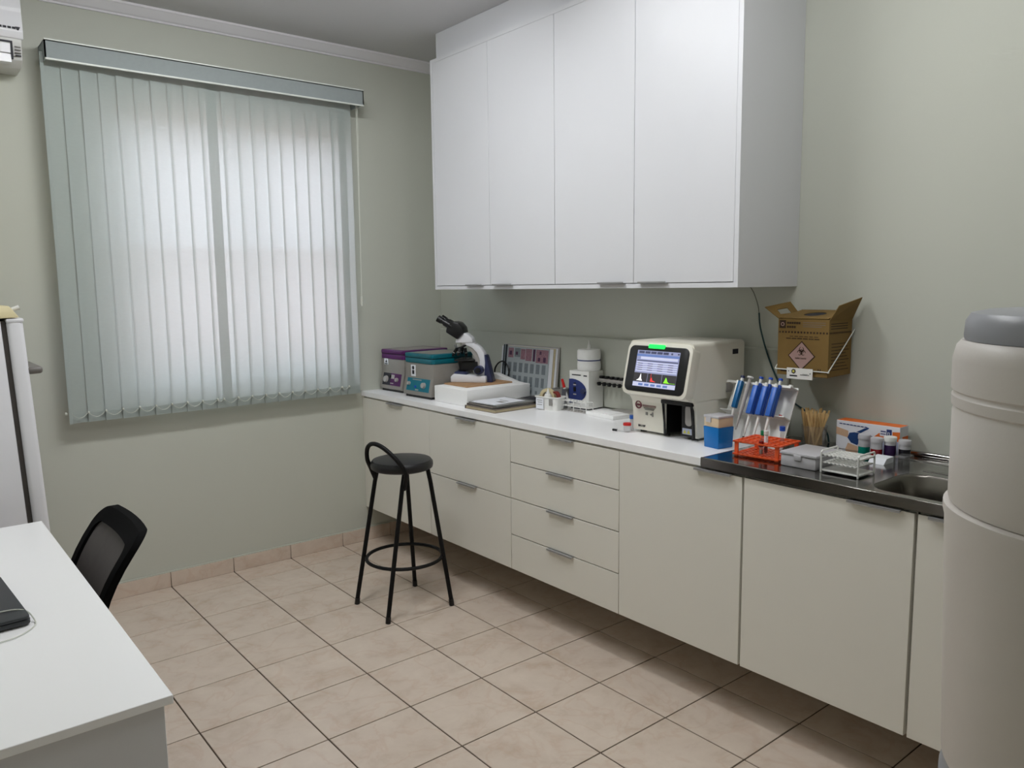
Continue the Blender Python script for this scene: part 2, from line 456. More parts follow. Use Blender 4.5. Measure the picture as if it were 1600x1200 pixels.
# cornice along the window wall
prof = [(0, -.052), (-.010, -.052), (-.012, -.044), (-.022, -.040), (-.04, -.026), (-.058, -.012), (-.064, -.010), (-.066, 0), (0, 0)]
structure('trim_2', B().prism(prof, (XL, 0, ZC), (0, 1, 0), (0, 0, 1), (-XL, 0, 0)), 'cornice')
# tiled skirting
bb = structure('baseboard_back', B().box(XL, 0, -.004, 0, 0, .076), 'grout')
sk = {}
for i in range(-6, 7):
    x0, x1 = max(TX0+T*i+G*.6, XL), min(TX0+T*(i+1)-G*.6, -.012)
    if x1-x0 < .02: continue
    k = round(x1-x0, 4)
    if k not in sk: sk[k] = finish('tile', B().box(-k/2, k/2, -.012, 0, 0, .078, .0012, 1), 'tile')
    o = bpy.data.objects.new('tile', sk[k]); COL.objects.link(o); o.location = ((x0+x1)/2, -.001, 0); o.parent = bb
part('caulk_line', B().box(XL, -.001, -.010, 0, .0785, .0835), 'wall', bb, smooth=False)
br = structure('baseboard_right', B().box(-.004, 0, YF, 0, 0, .076), 'grout')
sk = {}
for j in range(0, 17):
    y1 = (TY0-T*(j-1)-G*.6) if j else -.012
    y0 = TY0-T*j+G*.6; y0 = max(y0, YF); k = round(y1-y0, 4)
    if k < .02: continue
    if k not in sk: sk[k] = finish('tile', B().box(-.012, 0, -k/2, k/2, 0, .078, .0012, 1), 'tile')
    o = bpy.data.objects.new('tile', sk[k]); COL.objects.link(o); o.location = (-.001, (y0+y1)/2, 0); o.parent = br

# ------------------------------------------------------------------ window and the place outside
win = structure('window_1', B().box(WX0, WX1, .07, .15, WZ0, WZ0+.04).box(WX0, WX1, .07, .15, WZ1-.04, WZ1)
                .box(WX0, WX0+.04, .07, .15, WZ0, WZ1).box(WX1-.04, WX1, .07, .15, WZ0, WZ1), 'winframe')
xm = (WX0+WX1)/2
for k, (a, c, yy) in enumerate(((WX0+.03, xm+.03, .12), (xm-.03, WX1-.03, .095))):
    sash = part('sash', B().box(a, a+.05, yy-.012, yy+.012, WZ0+.03, WZ1-.03).box(c-.05, c, yy-.012, yy+.012, WZ0+.03, WZ1-.03)
                .box(a, c, yy-.012, yy+.012, WZ0+.03, WZ0+.08).box(a, c, yy-.012, yy+.012, WZ1-.08, WZ1-.03)
                .box(a, c, yy-.012, yy+.012, 1.755, 1.795), 'winframe', win, smooth=False)
    for z0, z1 in ((WZ0+.08, 1.755), (1.795, WZ1-.08)):
        part('pane', B().box(a+.05, c-.05, yy-.002, yy+.002, z0, z1), 'glass', sash, smooth=False)
structure('wall_outside', B().box(-6, 4, 2.6, 2.75, -.1, 1.95), 'outside')
structure('ground', B().box(-6, 4, .16, 2.6, -.15, -.05), 'outside')

# ------------------------------------------------------------------ ceiling lamps (twin strip battens, out of the picture above)
def batten(cx, cy, along_x, power):
    L, w = 1.24, .20
    hx, hy = (L/2, w/2) if along_x else (w/2, L/2)
    part('lamp_housing', B().box(cx-hx, cx+hx, cy-hy, cy+hy, ZC-.030, ZC, .004), 'lamphouse', ceiling)
    key = 'strip%g' % power
    if key not in M: M[key] = lamp_mat(power)
    for s in (-.05, .05):
        q = (cx-.6, cx+.6, cy+s-.02, cy+s+.02) if along_x else (cx+s-.02, cx+s+.02, cy-.6, cy+.6)
        c = ((q[0]+q[1])/2, (q[2]+q[3])/2)
        half = [(.02*math.cos(PI+PI*k/8), .02*math.sin(PI+PI*k/8)) for k in range(9)]
        if along_x: part('lamp_diffuser', B().prism(half, (q[0], c[1], ZC-.031), (0, 1, 0), (0, 0, 1), (1.2, 0, 0)), key, ceiling)
        else: part('lamp_diffuser', B().prism(half, (c[0], q[2], ZC-.031), (1, 0, 0), (0, 0, 1), (0, 1.2, 0)), key, ceiling)
for q in LAMPS: batten(*q)

# ================================================================== FITTED FURNITURE
FX = -.592                       # front plane of the base doors
DZ0, DZ1 = .2123, .8925
def pull(parent, y0, y1, z, up=True):
    """slim aluminium edge pull: lip over the door edge, turned down at the front"""
    b = B()
    if up: b.box(FX-.015, FX+.012, y1, y0, z, z+.0022).box(FX-.015, FX-.013, y1, y0, z-.005, z+.001)
    else: b.box(-.3975-.018, -.3975+.012, y1, y0, z-.0025, z).box(-.3975-.018, -.3975-.0155, y1, y0, z-.001, z+.005)
    return part('handle', b, 'alu', parent, smooth=False)
def base_cabinet(label, y0, y1, fronts, drawer, sink=False):
    t = thing('base_cabinet', label, 'cabinet', ((FX)/2, (y0+y1)/2, DZ0))
    if sink:      # open box round the sink bowl
        part('carcass', B().box(FX+.019, -.022, y1, y0, DZ0+.001, .70).box(FX+.019, FX+.021, y1, y0, .70, .895)
             .box(-.03, -.022, y1, y0, .70, .895), 'basewhite', t, smooth=False)
    else: part('carcass', B().box(FX+.019, -.022, y1, y0, DZ0+.001, .8985), 'basewhite', t, smooth=False)
    for z0, z1, h0, h1 in fronts:
        d = part('drawer' if drawer else 'door', B().box(FX, FX+.0175, y1+.0015, y0-.0015, z0+.0015, z1-.003, .0008, 1), 'basewhite', t)
        pull(d, h0, h1, z1-.003)
base_cabinet('white hanging base cabinet with one full-height door, in the corner below the centrifuges', -.018, -.7353, [(DZ0, DZ1, -.31, -.475)], False)
base_cabinet('white hanging base cabinet with two deep drawers, behind the black stool', -.7353, -1.4252, [(DZ0, .558, -1.0, -1.155), (.558, DZ1, -1.0, -1.16)], True)
base_cabinet('white hanging base cabinet with four shallow drawers', -1.4252, -2.1148,
             [(DZ0, .384, -1.69, -1.85), (.384, .559, -1.69, -1.85), (.559, .731, -1.69, -1.85), (.731, DZ1, -1.69, -1.852)], True)
base_cabinet('white hanging base cabinet with a single door, below the blood analyser', -2.1148, -2.6855, [(DZ0, DZ1, -2.49, -2.645)], False)
base_cabinet('white hanging base cabinet with a single door, below the orange tube rack and white rack', -2.6915, -3.259, [(DZ0, DZ1, -3.062, -3.222)], False, True)
base_cabinet('white hanging base cabinet below the sink bowl, half hidden by the round tank', -3.266, -3.9, [(DZ0, DZ1, -3.30, -3.46)], False, True)
single('filler_panel', 'narrow white filler panel between the window wall and the corner base cabinet', 'panel',
       B().box(FX+.004, -.3, -.016, -.001, DZ0, .8985), 'basewhite')
single('worktop', 'long white laminate worktop over the hanging base cabinets', 'worktop',
       B().box(FX-.003, -.0165, -2.514, -.001, .8995, .929, .0012, 1), 'melamine_top')

# steel sink top
sk_t = thing('sink_top', 'stainless steel worktop with a sunken sink bowl, right of the white worktop', 'sink', (-.3, -3.2, .8995))
b = B()
SX0, SX1, SY0, SY1 = -.565, -.275, -3.62, -3.095     # bowl opening
outer = [(FX-.006, -3.92), (-.001, -3.92), (-.001, -2.516), (FX-.006, -2.516)]
# deck: flat plate with a rounded opening, built as a bridge from the outline to the opening
hole = rrect(SX0, SX1, SY0, SY1, .075, 6)
def outline_pt(a, cx, cy):
    dx, dy = math.cos(a), math.sin(a); t = 1e9
    for lim, d, c in ((FX-.006, dx, cx), (-.001, dx, cx)):
        if abs(d) > 1e-9 and (lim-c)/d > 0: t = min(t, (lim-c)/d)
    for lim, d, c in ((-3.92, dy, cy), (-2.516, dy, cy)):
        if abs(d) > 1e-9 and (lim-c)/d > 0: t = min(t, (lim-c)/d)
    return (cx+dx*t, cy+dy*t)
hcx, hcy = (SX0+SX1)/2, (SY0+SY1)/2
angs = [(math.atan2(p[1]-hcy, p[0]-hcx), p) for p in hole]
for ox in (FX-.006, -.001):
    for oy in (-3.92, -2.516):
        a = math.atan2(oy-hcy, ox-hcx)
        # matching hole point: ray against the rounded rectangle (nearest listed point)
        angs.append((a, None))
angs.sort(key=lambda q: q[0])
hp, op = [], []
for k, (a, p) in enumerate(angs):
    if p is None:
        pr = next(angs[(k-i) % len(angs)][1] for i in range(1, 9) if angs[(k-i) % len(angs)][1]); nx = next(angs[(k+i) % len(angs)][1] for i in range(1, 9) if angs[(k+i) % len(angs)][1])
        p = ((pr[0]+nx[0])/2, (pr[1]+nx[1])/2)
    hp.append(p); op.append(outline_pt(a, hcx, hcy))
b.ring(op, hp, (0, 0, .9295), (1, 0, 0), (0, 1, 0), (0, 0, .0015))
part('deck', b, 'steel', sk_t)
part('front_edge', B().box(FX-.0075, FX-.0055, -3.92, -2.516, .8985, .9315, .0006, 1).box(FX-.0075, FX+.006, -3.92, -2.516, .8985, .9)
     .tube([(FX-.004, -2.516, .9312), (FX-.004, -3.92, .9312)], .0025), 'steel', sk_t)
part('side_edge', B().box(FX-.0075, -.0165, -2.5175, -2.5155, .905, .9318), 'steel', sk_t)
# bowl
def bowl_ring(sh, z, rr):
    return [Vector((x, y, z)) for x, y in rrect(SX0+sh, SX1-sh, SY0+sh, SY1-sh, rr, 6)]
b = B(); rings = []
for sh, z, rr in ((-.004, .931, .079), (0, .930, .075), (.006, .922, .07), (.012, .86, .066), (.016, .81, .062), (.026, .793, .055), (.045, .786, .045), (.10, .784, .03), (.13, .783, .01)):
    rings.append([b.bm.verts.new(p) for p in bowl_ring(sh, z, rr)])
for a, c in zip(rings, rings[1:]):
    for k in range(len(a)): b.bm.faces.new((a[k], c[k], c[(k+1) % len(a)], a[(k+1) % len(a)]))
b.bm.faces.new(rings[-1])
bowl = part('bowl', b, 'steelshaded', sk_t)
part('drain', B().lathe([(0, .7845), (.02, .7845), (.034, .7865), (.040, .7845)], (hcx, hcy, 0)), 'chrome', bowl)
part('upstand', B().box(-.020, -.002, -3.92, -2.93, .931, .948, .006, 3), 'steel', sk_t)
part('deck_bead', B().tube([(-.225, -3.12, .9315), (-.225, -3.88, .9315)], .004).tube([(-.10, -3.02, .9315), (-.10, -3.88, .9315)], .003), 'steel', sk_t)

# wall cabinet
UX, UY0, UY1, UZ0, UZ1 = -.3975, -.5367, -2.5128, 1.5314, 2.7545
wc = thing('wall_cabinet', 'tall white wall cabinet with four doors, hung above the worktop', 'cabinet', (UX/2, (UY0+UY1)/2, UZ0))
part('carcass', B().box(UX+.021, -.001, UY1+.001, UY0-.001, UZ0, UZ1), 'melamine', wc, smooth=False)
fr = B()
fr.box(UX, UX+.021, UY0-.019, UY0, UZ0, UZ1).box(UX, UX+.021, UY1, UY1+.019, UZ0, UZ1).box(UX, UX+.021, UY1+.019, UY0-.019, UZ0, UZ0+.018).box(UX, UX+.021, UY1+.019, UY0-.019, UZ1-.018, UZ1)
part('front_frame', fr, 'melamine', wc, smooth=False)
dj = [UY0-.0195, -1.041, -1.527, -2.008, UY1+.0195]
hp_ = [(-.845, -.985), (-1.075, -1.225), (-1.815, -1.965), (-2.045, -2.19)]
for k in range(4):
    d = part('door', B().box(UX+.0005, UX+.0195, dj[k+1]+.0010, dj[k]-.0010, UZ0+.0210, UZ1-.0185, .0008, 1), 'melamine', wc)
    pull(d, *hp_[k], UZ0+.0215, up=False)
part('top_filler', B().box(-.357, -.335, UY1+.005, UY0-.002, UZ1+.0005, ZC-.001), 'melamine', wc, smooth=False)

# ================================================================== VERTICAL BLIND
bl = thing('vertical_blind', 'grey-green vertical fabric blind hanging in front of the window', 'blind', (-1.4, -.08, .92))
HX0, HX1 = -2.158, -.592
HY = -.150
val = part('valance', B().box(HX0, HX1, HY, HY+.006, 2.568, 2.645).box(HX0, HX0+.006, HY, -.001, 2.566, 2.645).box(HX1-.006, HX1, HY, -.001, 2.566, 2.645)
           .box(HX0, HX1, HY, -.001, 2.640, 2.645), 'valance', bl, smooth=False)
part('trim_strip', B().box(HX0, HX1, HY-.003, HY+.008, 2.644, 2.650), 'trimwhite', val, smooth=False)
part('trim_strip', B().box(HX0, HX1, HY-.003, HY+.008, 2.561, 2.568), 'trimwhite', val, smooth=False)
part('headrail', B().box(HX0+.01, HX1-.01, -.10, -.06, 2.60, 2.635), 'trimwhite', bl, smooth=False)
VZ0, VZ1 = .929, 2.60
left_c = [-2.1225+.0757*i for i in range(10)]
right_c = [-1.408+.0757*i for i in range(10)]+[-.6825]
left_c[-1] = -1.4405
vw = .0438
ang = math.radians(8)
def vane(cx, flip, y):
    a = ang*flip
    def fn(u, v):
        s = (u-.5)*2*vw
        return Vector((cx+s*math.cos(a), y+s*math.sin(a)+.0012*math.sin(v*9+cx*40), VZ0+(VZ1-VZ0)*v))
    o = part('vane', B().grid(fn, 2, 10), 'vane', bl)
    wgt = B()
    wgt.hexa([Vector((cx+s*math.cos(a)+n*-math.sin(a), y+s*math.sin(a)+n*math.cos(a), z)) for z in (VZ0, VZ0+.045) for s, n in ((-vw, -.0012), (vw, -.0012), (vw, .0012), (-vw, .0012))])
    part('weight_pocket', wgt, 'vane', o, smooth=False)
    return o
first = Vector((-2.163, -.09, VZ0))
for c in left_c: vane(c, 1, -.085)
for c in right_c: vane(c, 1, -.080)
# a narrow edge of a vane turned sideways on the far left
part('edge_vane', B().box(-2.174, -2.160, -.112, -.110, VZ0, VZ1), 'vane', bl, smooth=False)
ch = B()
edges = [-2.163]+[c-vw for c in left_c[1:]]+[right_c[0]-vw+.0]+[c-vw for c in right_c[1:]]
edges = sorted(edges)
for k, e in enumerate(edges):
    part('chain_clip', B().box(e-.003, e+.005, -.108, -.094, VZ0+.043, VZ0+.053, .002, 1), 'cord', bl)
    if k < len(edges)-1:
        n = edges[k+1]
        ch.tube([(e+(n-e)*t/8, -.107+.012*t/8, VZ0+.046-.022*math.sin(PI*t/8)*min(1, (n-e)/.07)) for t in range(9)], .0013, 5)
part('chain_clip', B().box(-2.188, -2.178, -.1, -.09, VZ0+.043, VZ0+.055, .002, 1), 'cord', bl)
part('bead_chain', ch, 'cord', bl, kind='stuff')
cordp = part('control_cord', B().tube([(-.617, -.104, 2.57), (-.619, -.103, 2.1), (-.624, -.102, 1.50)], .0022, 6).tube([(-.609, -.104, 2.57), (-.615, -.103, 2.1), (-.622, -.102, 1.50)], .0016, 6), 'cord', bl)
part('cord_weight', B().lathe([(0, 1.438), (.006, 1.44), (.008, 1.46), (.006, 1.495), (0, 1.50)], (-.623, -.102, 0), 12), 'cord', cordp)

# ================================================================== AIR CONDITIONER
ac = thing('air_conditioner', 'white split air conditioner high on the wall left of the blind', 'air conditioner', (-2.64, -.1, 2.5))
AX0, AX1 = -3.04, -2.243
def extr(b, prof, x0, x1, bev=0):     # prof in (y,z)
    return b.prism(prof, (x0, 0, 0), (0, 1, 0), (0, 0, 1), (x1-x0, 0, 0), bev)
part('body', extr(B(), [(-.002, 2.505), (-.13, 2.505), (-.185, 2.53), (-.20, 2.60), (-.192, 2.80), (-.15, 2.815), (-.002, 2.815)], AX0+.003, AX1-.006, .004), 'acgrey', ac)
fp = part('front_panel', extr(B(), [(-.196, 2.612), (-.207, 2.614), (-.216, 2.640), (-.210, 2.70), (-.206, 2.722), (-.209, 2.735), (-.204, 2.79), (-.19, 2.822), (-.15, 2.83), (-.15, 2.816), (-.186, 2.80)], AX0, AX1, .0025), 'acwhite', ac)
for k in range(6):
    part('brand_letter', B().box(-2.365+k*.0165, -2.353+k*.0165, -.2185, -.2125, 2.648, 2.656), 'dark', fp)
part('brand_mark', B().prism([(-.009, .006), (.009, .006), (.003, -.007), (-.003, -.007)], (-2.262, -.2185, 2.652), (1, 0, 0), (0, 0, 1), (0, .006, 0)), 'dark', fp)
part('louver', extr(B(), [(-.196, 2.592), (-.200, 2.59), (-.198, 2.553), (-.192, 2.553)], AX0+.05, -2.292).box(AX0+.05, -2.292, -.196, -.14, 2.515, 2.548), 'acwhite', ac)
part('louver_slot', extr(B(), [(-.19, 2.602), (-.2015, 2.602), (-.2015, 2.594), (-.19, 2.594)], AX0+.045, -2.284).box(-2.292, -2.284, -.201, -.14, 2.53, 2.602), 'dark', ac)
for k in range(4):
    part('indicator', B().box(-2.276, -2.255, -.2025, -.19, 2.579-k*.012, 2.583-k*.012), 'greyprint' if k < 3 else 'dark', ac)

# ================================================================== REFRIGERATOR
fg = thing('refrigerator', 'white refrigerator with a cream top, standing left of the blind behind the desk', 'fridge', (-2.75, -.52, 0))
FD0, FD1 = -.16, -.85
tilt = math.radians(2.1)
fm = Matrix.Translation((-2.36, 0, 0)) @ Matrix.Rotation(-tilt, 4, 'Y') @ Matrix.Translation((2.36, 0, 0))
def fpart(name, b, m, parent):
    b.bm.transform(fm); return part(name, b, m, parent)
# door x -2.42..-2.365, gasket, body behind
fbody = fpart('body', B().box(-3.02, -2.435, FD1, FD0, .03, 1.452, .006), 'fridge', fg)
fpart('gasket', B().box(-2.436, -2.416, FD1+.012, FD0-.012, .06, 1.446), 'gasket', fg)
fdoor = fpart('door', B().box(-2.418, -2.365, FD1, FD0, .06, 1.447, .014, 3), 'fridge', fg)
fpart('door_rail', B().box(-2.4185, -2.3625, FD1-.002, FD0+.002, 1.438, 1.453, .005, 2), 'fridge', fdoor)
h = B(); pts = [(-2.372, -.80, 1.256), (-2.33, -.80, 1.262), (-2.318, -.78, 1.256), (-2.318, -.6, 1.246), (-2.33, -.56, 1.24), (-2.37, -.55, 1.238)]
fpart('handle', B().box(-2.372, -2.320, -.845, -.55, 1.243, 1.270, .011, 3), 'greyhandle', fdoor)
fpart('top_cover', B().hexa([(-3.02, FD1-.002, 1.456), (-2.375, FD1-.002, 1.456), (-2.375, FD0, 1.456), (-3.02, FD0, 1.456), (-3.02, FD1+.006, 1.50), (-2.402, FD1+.006, 1.50), (-2.402, FD0-.01, 1.50), (-3.02, FD0-.01, 1.50)], .004), 'cream', fg)
fpart('hinge_pin', B().cyl((-2.392, FD1+.03, 1.486), (-2.368, FD1+.03, 1.492), .007, .009, 10), 'white', fg)
for y in (FD0-.06, FD1+.06):
    for x in (-2.97, -2.47): part('foot', B().cyl((x, y, 0), (x, y, .05), .02, seg=10), 'blackplastic', fg)

# ================================================================== DESK, LAPTOP, CHAIR
dk = thing('desk', 'white desk with a slab top in the left foreground', 'desk', (-2.8, -1.88, 0))
part('top', B().box(-3.16, -2.4475, -2.652, -1.106, .7315, .75, .0012, 1), 'melamine_top', dk)
part('end_panel', B().box(-3.14, -2.462, -2.638, -2.613, 0, .7315, .001, 1), 'melamine', dk)
part('end_panel', B().box(-3.14, -2.462, -1.145, -1.12, 0, .7315, .001, 1), 'melamine', dk)
part('back_panel', B().box(-3.14, -3.122, -2.613, -1.145, .3, .7315), 'melamine', dk)
lp = thing('laptop', 'closed dark grey laptop at the left edge of the white desk', 'laptop', (-2.755, -1.91, .75), math.radians(3.5))
part('base', B().prism(rrect(-.132, .132, -.185, .185, .014), (0, 0, .004), (1, 0, 0), (0, 1, 0), (0, 0, .012), .002), 'laptop', lp, local=True)
part('lid', B().prism(rrect(-.131, .131, -.184, .184, .014), (0, 0, .0168), (1, 0, 0), (0, 1, 0), (0, 0, .007), .002), 'laptop', lp, local=True)
for sx in (-.1, .1):
    for sy in (-.15, .15): part('foot', B().cyl((sx, sy, 0), (sx, sy, .005), .008, seg=10), 'blackplastic', lp, local=True)
cab = [(-2.72, -2.03, .7765), (-2.66, -2.02, .7765), (-2.618, -2.035, .772), (-2.603, -2.075, .7535), (-2.613, -2.11, .7525), (-2.65, -2.145, .7525), (-2.70, -2.155, .7525), (-2.78, -2.15, .7525), (-2.9, -2.17, .7525)]
def smooth_path(p, n=6):
    p = [Vector(q) for q in p]; out = []
    for i in range(len(p)-1):
        a, b_, c, d = p[max(i-1, 0)], p[i], p[i+1], p[min(i+2, len(p)-1)]
        for k in range(n):
            t = k/n; out.append(.5*((2*b_)+(c-a)*t+(2*a-5*b_+4*c-d)*t*t+(3*b_-a-3*c+d)*t**3))
    out.append(p[-1]); return out
single('desk_cable', 'thin white cable looped over the laptop corner on the desk', 'cable', B().tube(smooth_path(cab), .0016, 6), 'cord', loc=(-2.65, -2.1, .7525))

oc = thing('office_chair', 'black mesh-back office chair pushed in at the far side of the desk', 'chair', (-2.68, -1.52, 0))
def bx(z):    # profile of the back, x over z
    t = (z-.44)/.39
    return -2.425+.02*t+.235*max(0, t-.28)**1.7
def bk(y, z, off=0):
    u = (y+1.525)/.235
    return Vector((bx(z)-.02*u*u+.02+off, y, z))
def sheet(poly_o, poly_i=None, th=.02):
    pass
NB = 40
def rr_at(k, x0, x1, y0, y1, r):
    p = rrect(x0, x1, y0, y1, r, NB//4-1); return p[k]
out_p = rrect(-1.758, -1.292, .46, .822, .055, 9); in_p = rrect(-1.715, -1.335, .52, .782, .035, 9)
# refine the straight runs so that the frame follows the curve of the back
def refine(pl, n=6):
    o = []
    for i in range(len(pl)):
        a, c = pl[i], pl[(i+1) % len(pl)]
        m = n if math.hypot(a[0]-c[0], a[1]-c[1]) > .06 else 1
        for k in range(m): o.append((a[0]+(c[0]-a[0])*k/m, a[1]+(c[1]-a[1])*k/m))
    return o
op_, ip_ = refine(out_p), refine(in_p)
b = B(); L = []
for off, pl in ((-.006, op_), (-.012, ip_), (.020, op_), (.014, ip_)):
    L.append([b.bm.verts.new(bk(p[0], p[1], off)) for p in pl])
n = len(op_)
for i in range(n):
    j = (i+1) % n
    b.bm.faces.new((L[0][i], L[0][j], L[1][j], L[1][i])); b.bm.faces.new((L[2][i], L[3][i], L[3][j], L[2][j]))
    b.bm.faces.new((L[0][i], L[2][i], L[2][j], L[0][j])); b.bm.faces.new((L[1][i], L[1][j], L[3][j], L[3][i]))
bmesh.ops.recalc_face_normals(b.bm, faces=list(b.bm.faces))
part('back_frame', b, 'chairblack', oc)
part('back_mesh', B().grid(lambda u, v: bk(-1.725+.40*u, .51+.282*v, 0), 10, 12), 'mesh', oc)
part('back_bar', B().tube(smooth_path([(-2.395, -1.525, .60), (-2.39, -1.525, .5), (-2.40, -1.525, .44), (-2.46, -1.525, .395), (-2.58, -1.525, .39)]), .018, 8), 'blackplastic', oc)
part('seat', B().prism(rrect(-2.905, -2.455, -1.755, -1.295, .08, 6), (0, 0, .405), (1, 0, 0), (0, 1, 0), (0, 0, .065), .018), 'blackv', oc)
part('gas_column', B().cyl((-2.68, -1.525, .10), (-2.68, -1.525, .40), .025).cyl((-2.68, -1.525, .36), (-2.68, -1.525, .405), .07), 'blackplastic', oc)
for k in range(5):
    a = 2*PI*k/5+.3; e = Vector((-2.68+.27*math.cos(a), -1.525+.27*math.sin(a), .075))
    part('base_arm', B().tube([(-2.68, -1.525, .11), e], [.024, .016], 8), 'blackplastic', oc)
    part('caster', B().cyl(e+Vector((-.02*math.sin(a), .02*math.cos(a), -.047)), e+Vector((.02*math.sin(a), -.02*math.cos(a), -.047)), .028, seg=14).cyl(e+Vector((0, 0, -.04)), e, .008, seg=8), 'blackplastic', oc)

# ================================================================== STOOL
st = thing('bar_stool', 'black bar stool with a round vinyl seat and a low hoop back', 'stool', (-.94, -1.012, 0))
SCX, SCY = -.934, -1.018
part('seat', B().lathe([(0, .684), (.138, .684), (.147, .690), (.150, .703), (.149, .716), (.140, .728), (.10, .734), (0, .736)], (SCX, SCY, 0), 40), 'blackv', st)
tops = [(-1.018, -.932), (-.988, -1.128), (-.858, -.930), (-.845, -1.105)]
feet = [(-1.115, -.855), (-1.115, -1.155), (-.772, -.842), (-.770, -1.175)]
for (a, c), (e, f) in zip(tops, feet):
    lg = part('leg', B().tube([(a, c, .684), (a+(e-a)*.12, c+(f-c)*.12, .62), (e, f, .012)], .0105, 10), 'black', st)
    part('foot_cap', B().cyl((e, f, 0), (e-(e-a)*.03, f-(f-c)*.03, .03), .0125, seg=12), 'blackplastic', lg)
part('foot_ring', B().tube([(SCX+.183*math.cos(2*PI*k/40), SCY+.183*math.sin(2*PI*k/40), .245) for k in range(40)], .0085, 8, True), 'black', st)
part('back_hoop', B().tube(smooth_path([(-.993, -1.128, .61), (-.995, -1.150, .655), (-1.006, -1.166, .700), (-1.035, -1.150, .755), (-1.064, -1.100, .803), (-1.080, -1.045, .823), (-1.084, -.992, .817), (-1.083, -.955, .788), (-1.072, -.932, .735), (-1.050, -.920, .69), (-1.026, -.922, .63)]), .0105, 10), 'black', st)

# ================================================================== ROUND TANK IN THE RIGHT FOREGROUND
tk = thing('water_tank', 'tall round beige-grey water tank with a grey lid in the right foreground', 'tank', (-1.767, -3.998, 0))
tc_ = (-1.767, -3.998, 0)
part('base', B().lathe([(0, 0), (.165, 0), (.172, .01), (.1735, .90), (.1765, .905), (.1765, .935), (.1735, .94), (.1735, .962), (0, .962)], tc_, 64), 'tankgrey', tk)
part('lower_body', B().lathe([(0, .955), (.171, .955), (.1752, .962), (.1862, 1.262), (.1885, 1.272), (.1885, 1.281), (.184, 1.2835), (0, 1.2835)], tc_, 64), 'tank', tk)
part('upper_body', B().lathe([(0, 1.2845), (.182, 1.2845), (.1838, 1.289), (.1845, 1.393), (.1828, 1.3955), (.1828, 1.398), (.1855, 1.4005), (.186, 1.412), (.1842, 1.4145), (.1842, 1.417), (.1868, 1.4195), (.187, 1.455), (.1835, 1.471), (.178, 1.4775), (0, 1.4775)], tc_, 64), 'tank', tk)
part('lid', B().lathe([(0, 1.478), (.1755, 1.478), (.1765, 1.483), (.1755, 1.500), (.170, 1.509), (.155, 1.5125), (0, 1.516)], tc_, 64), 'tankgrey', tk)
# ================================================================== THINGS ON THE WORKTOP
WT = .929
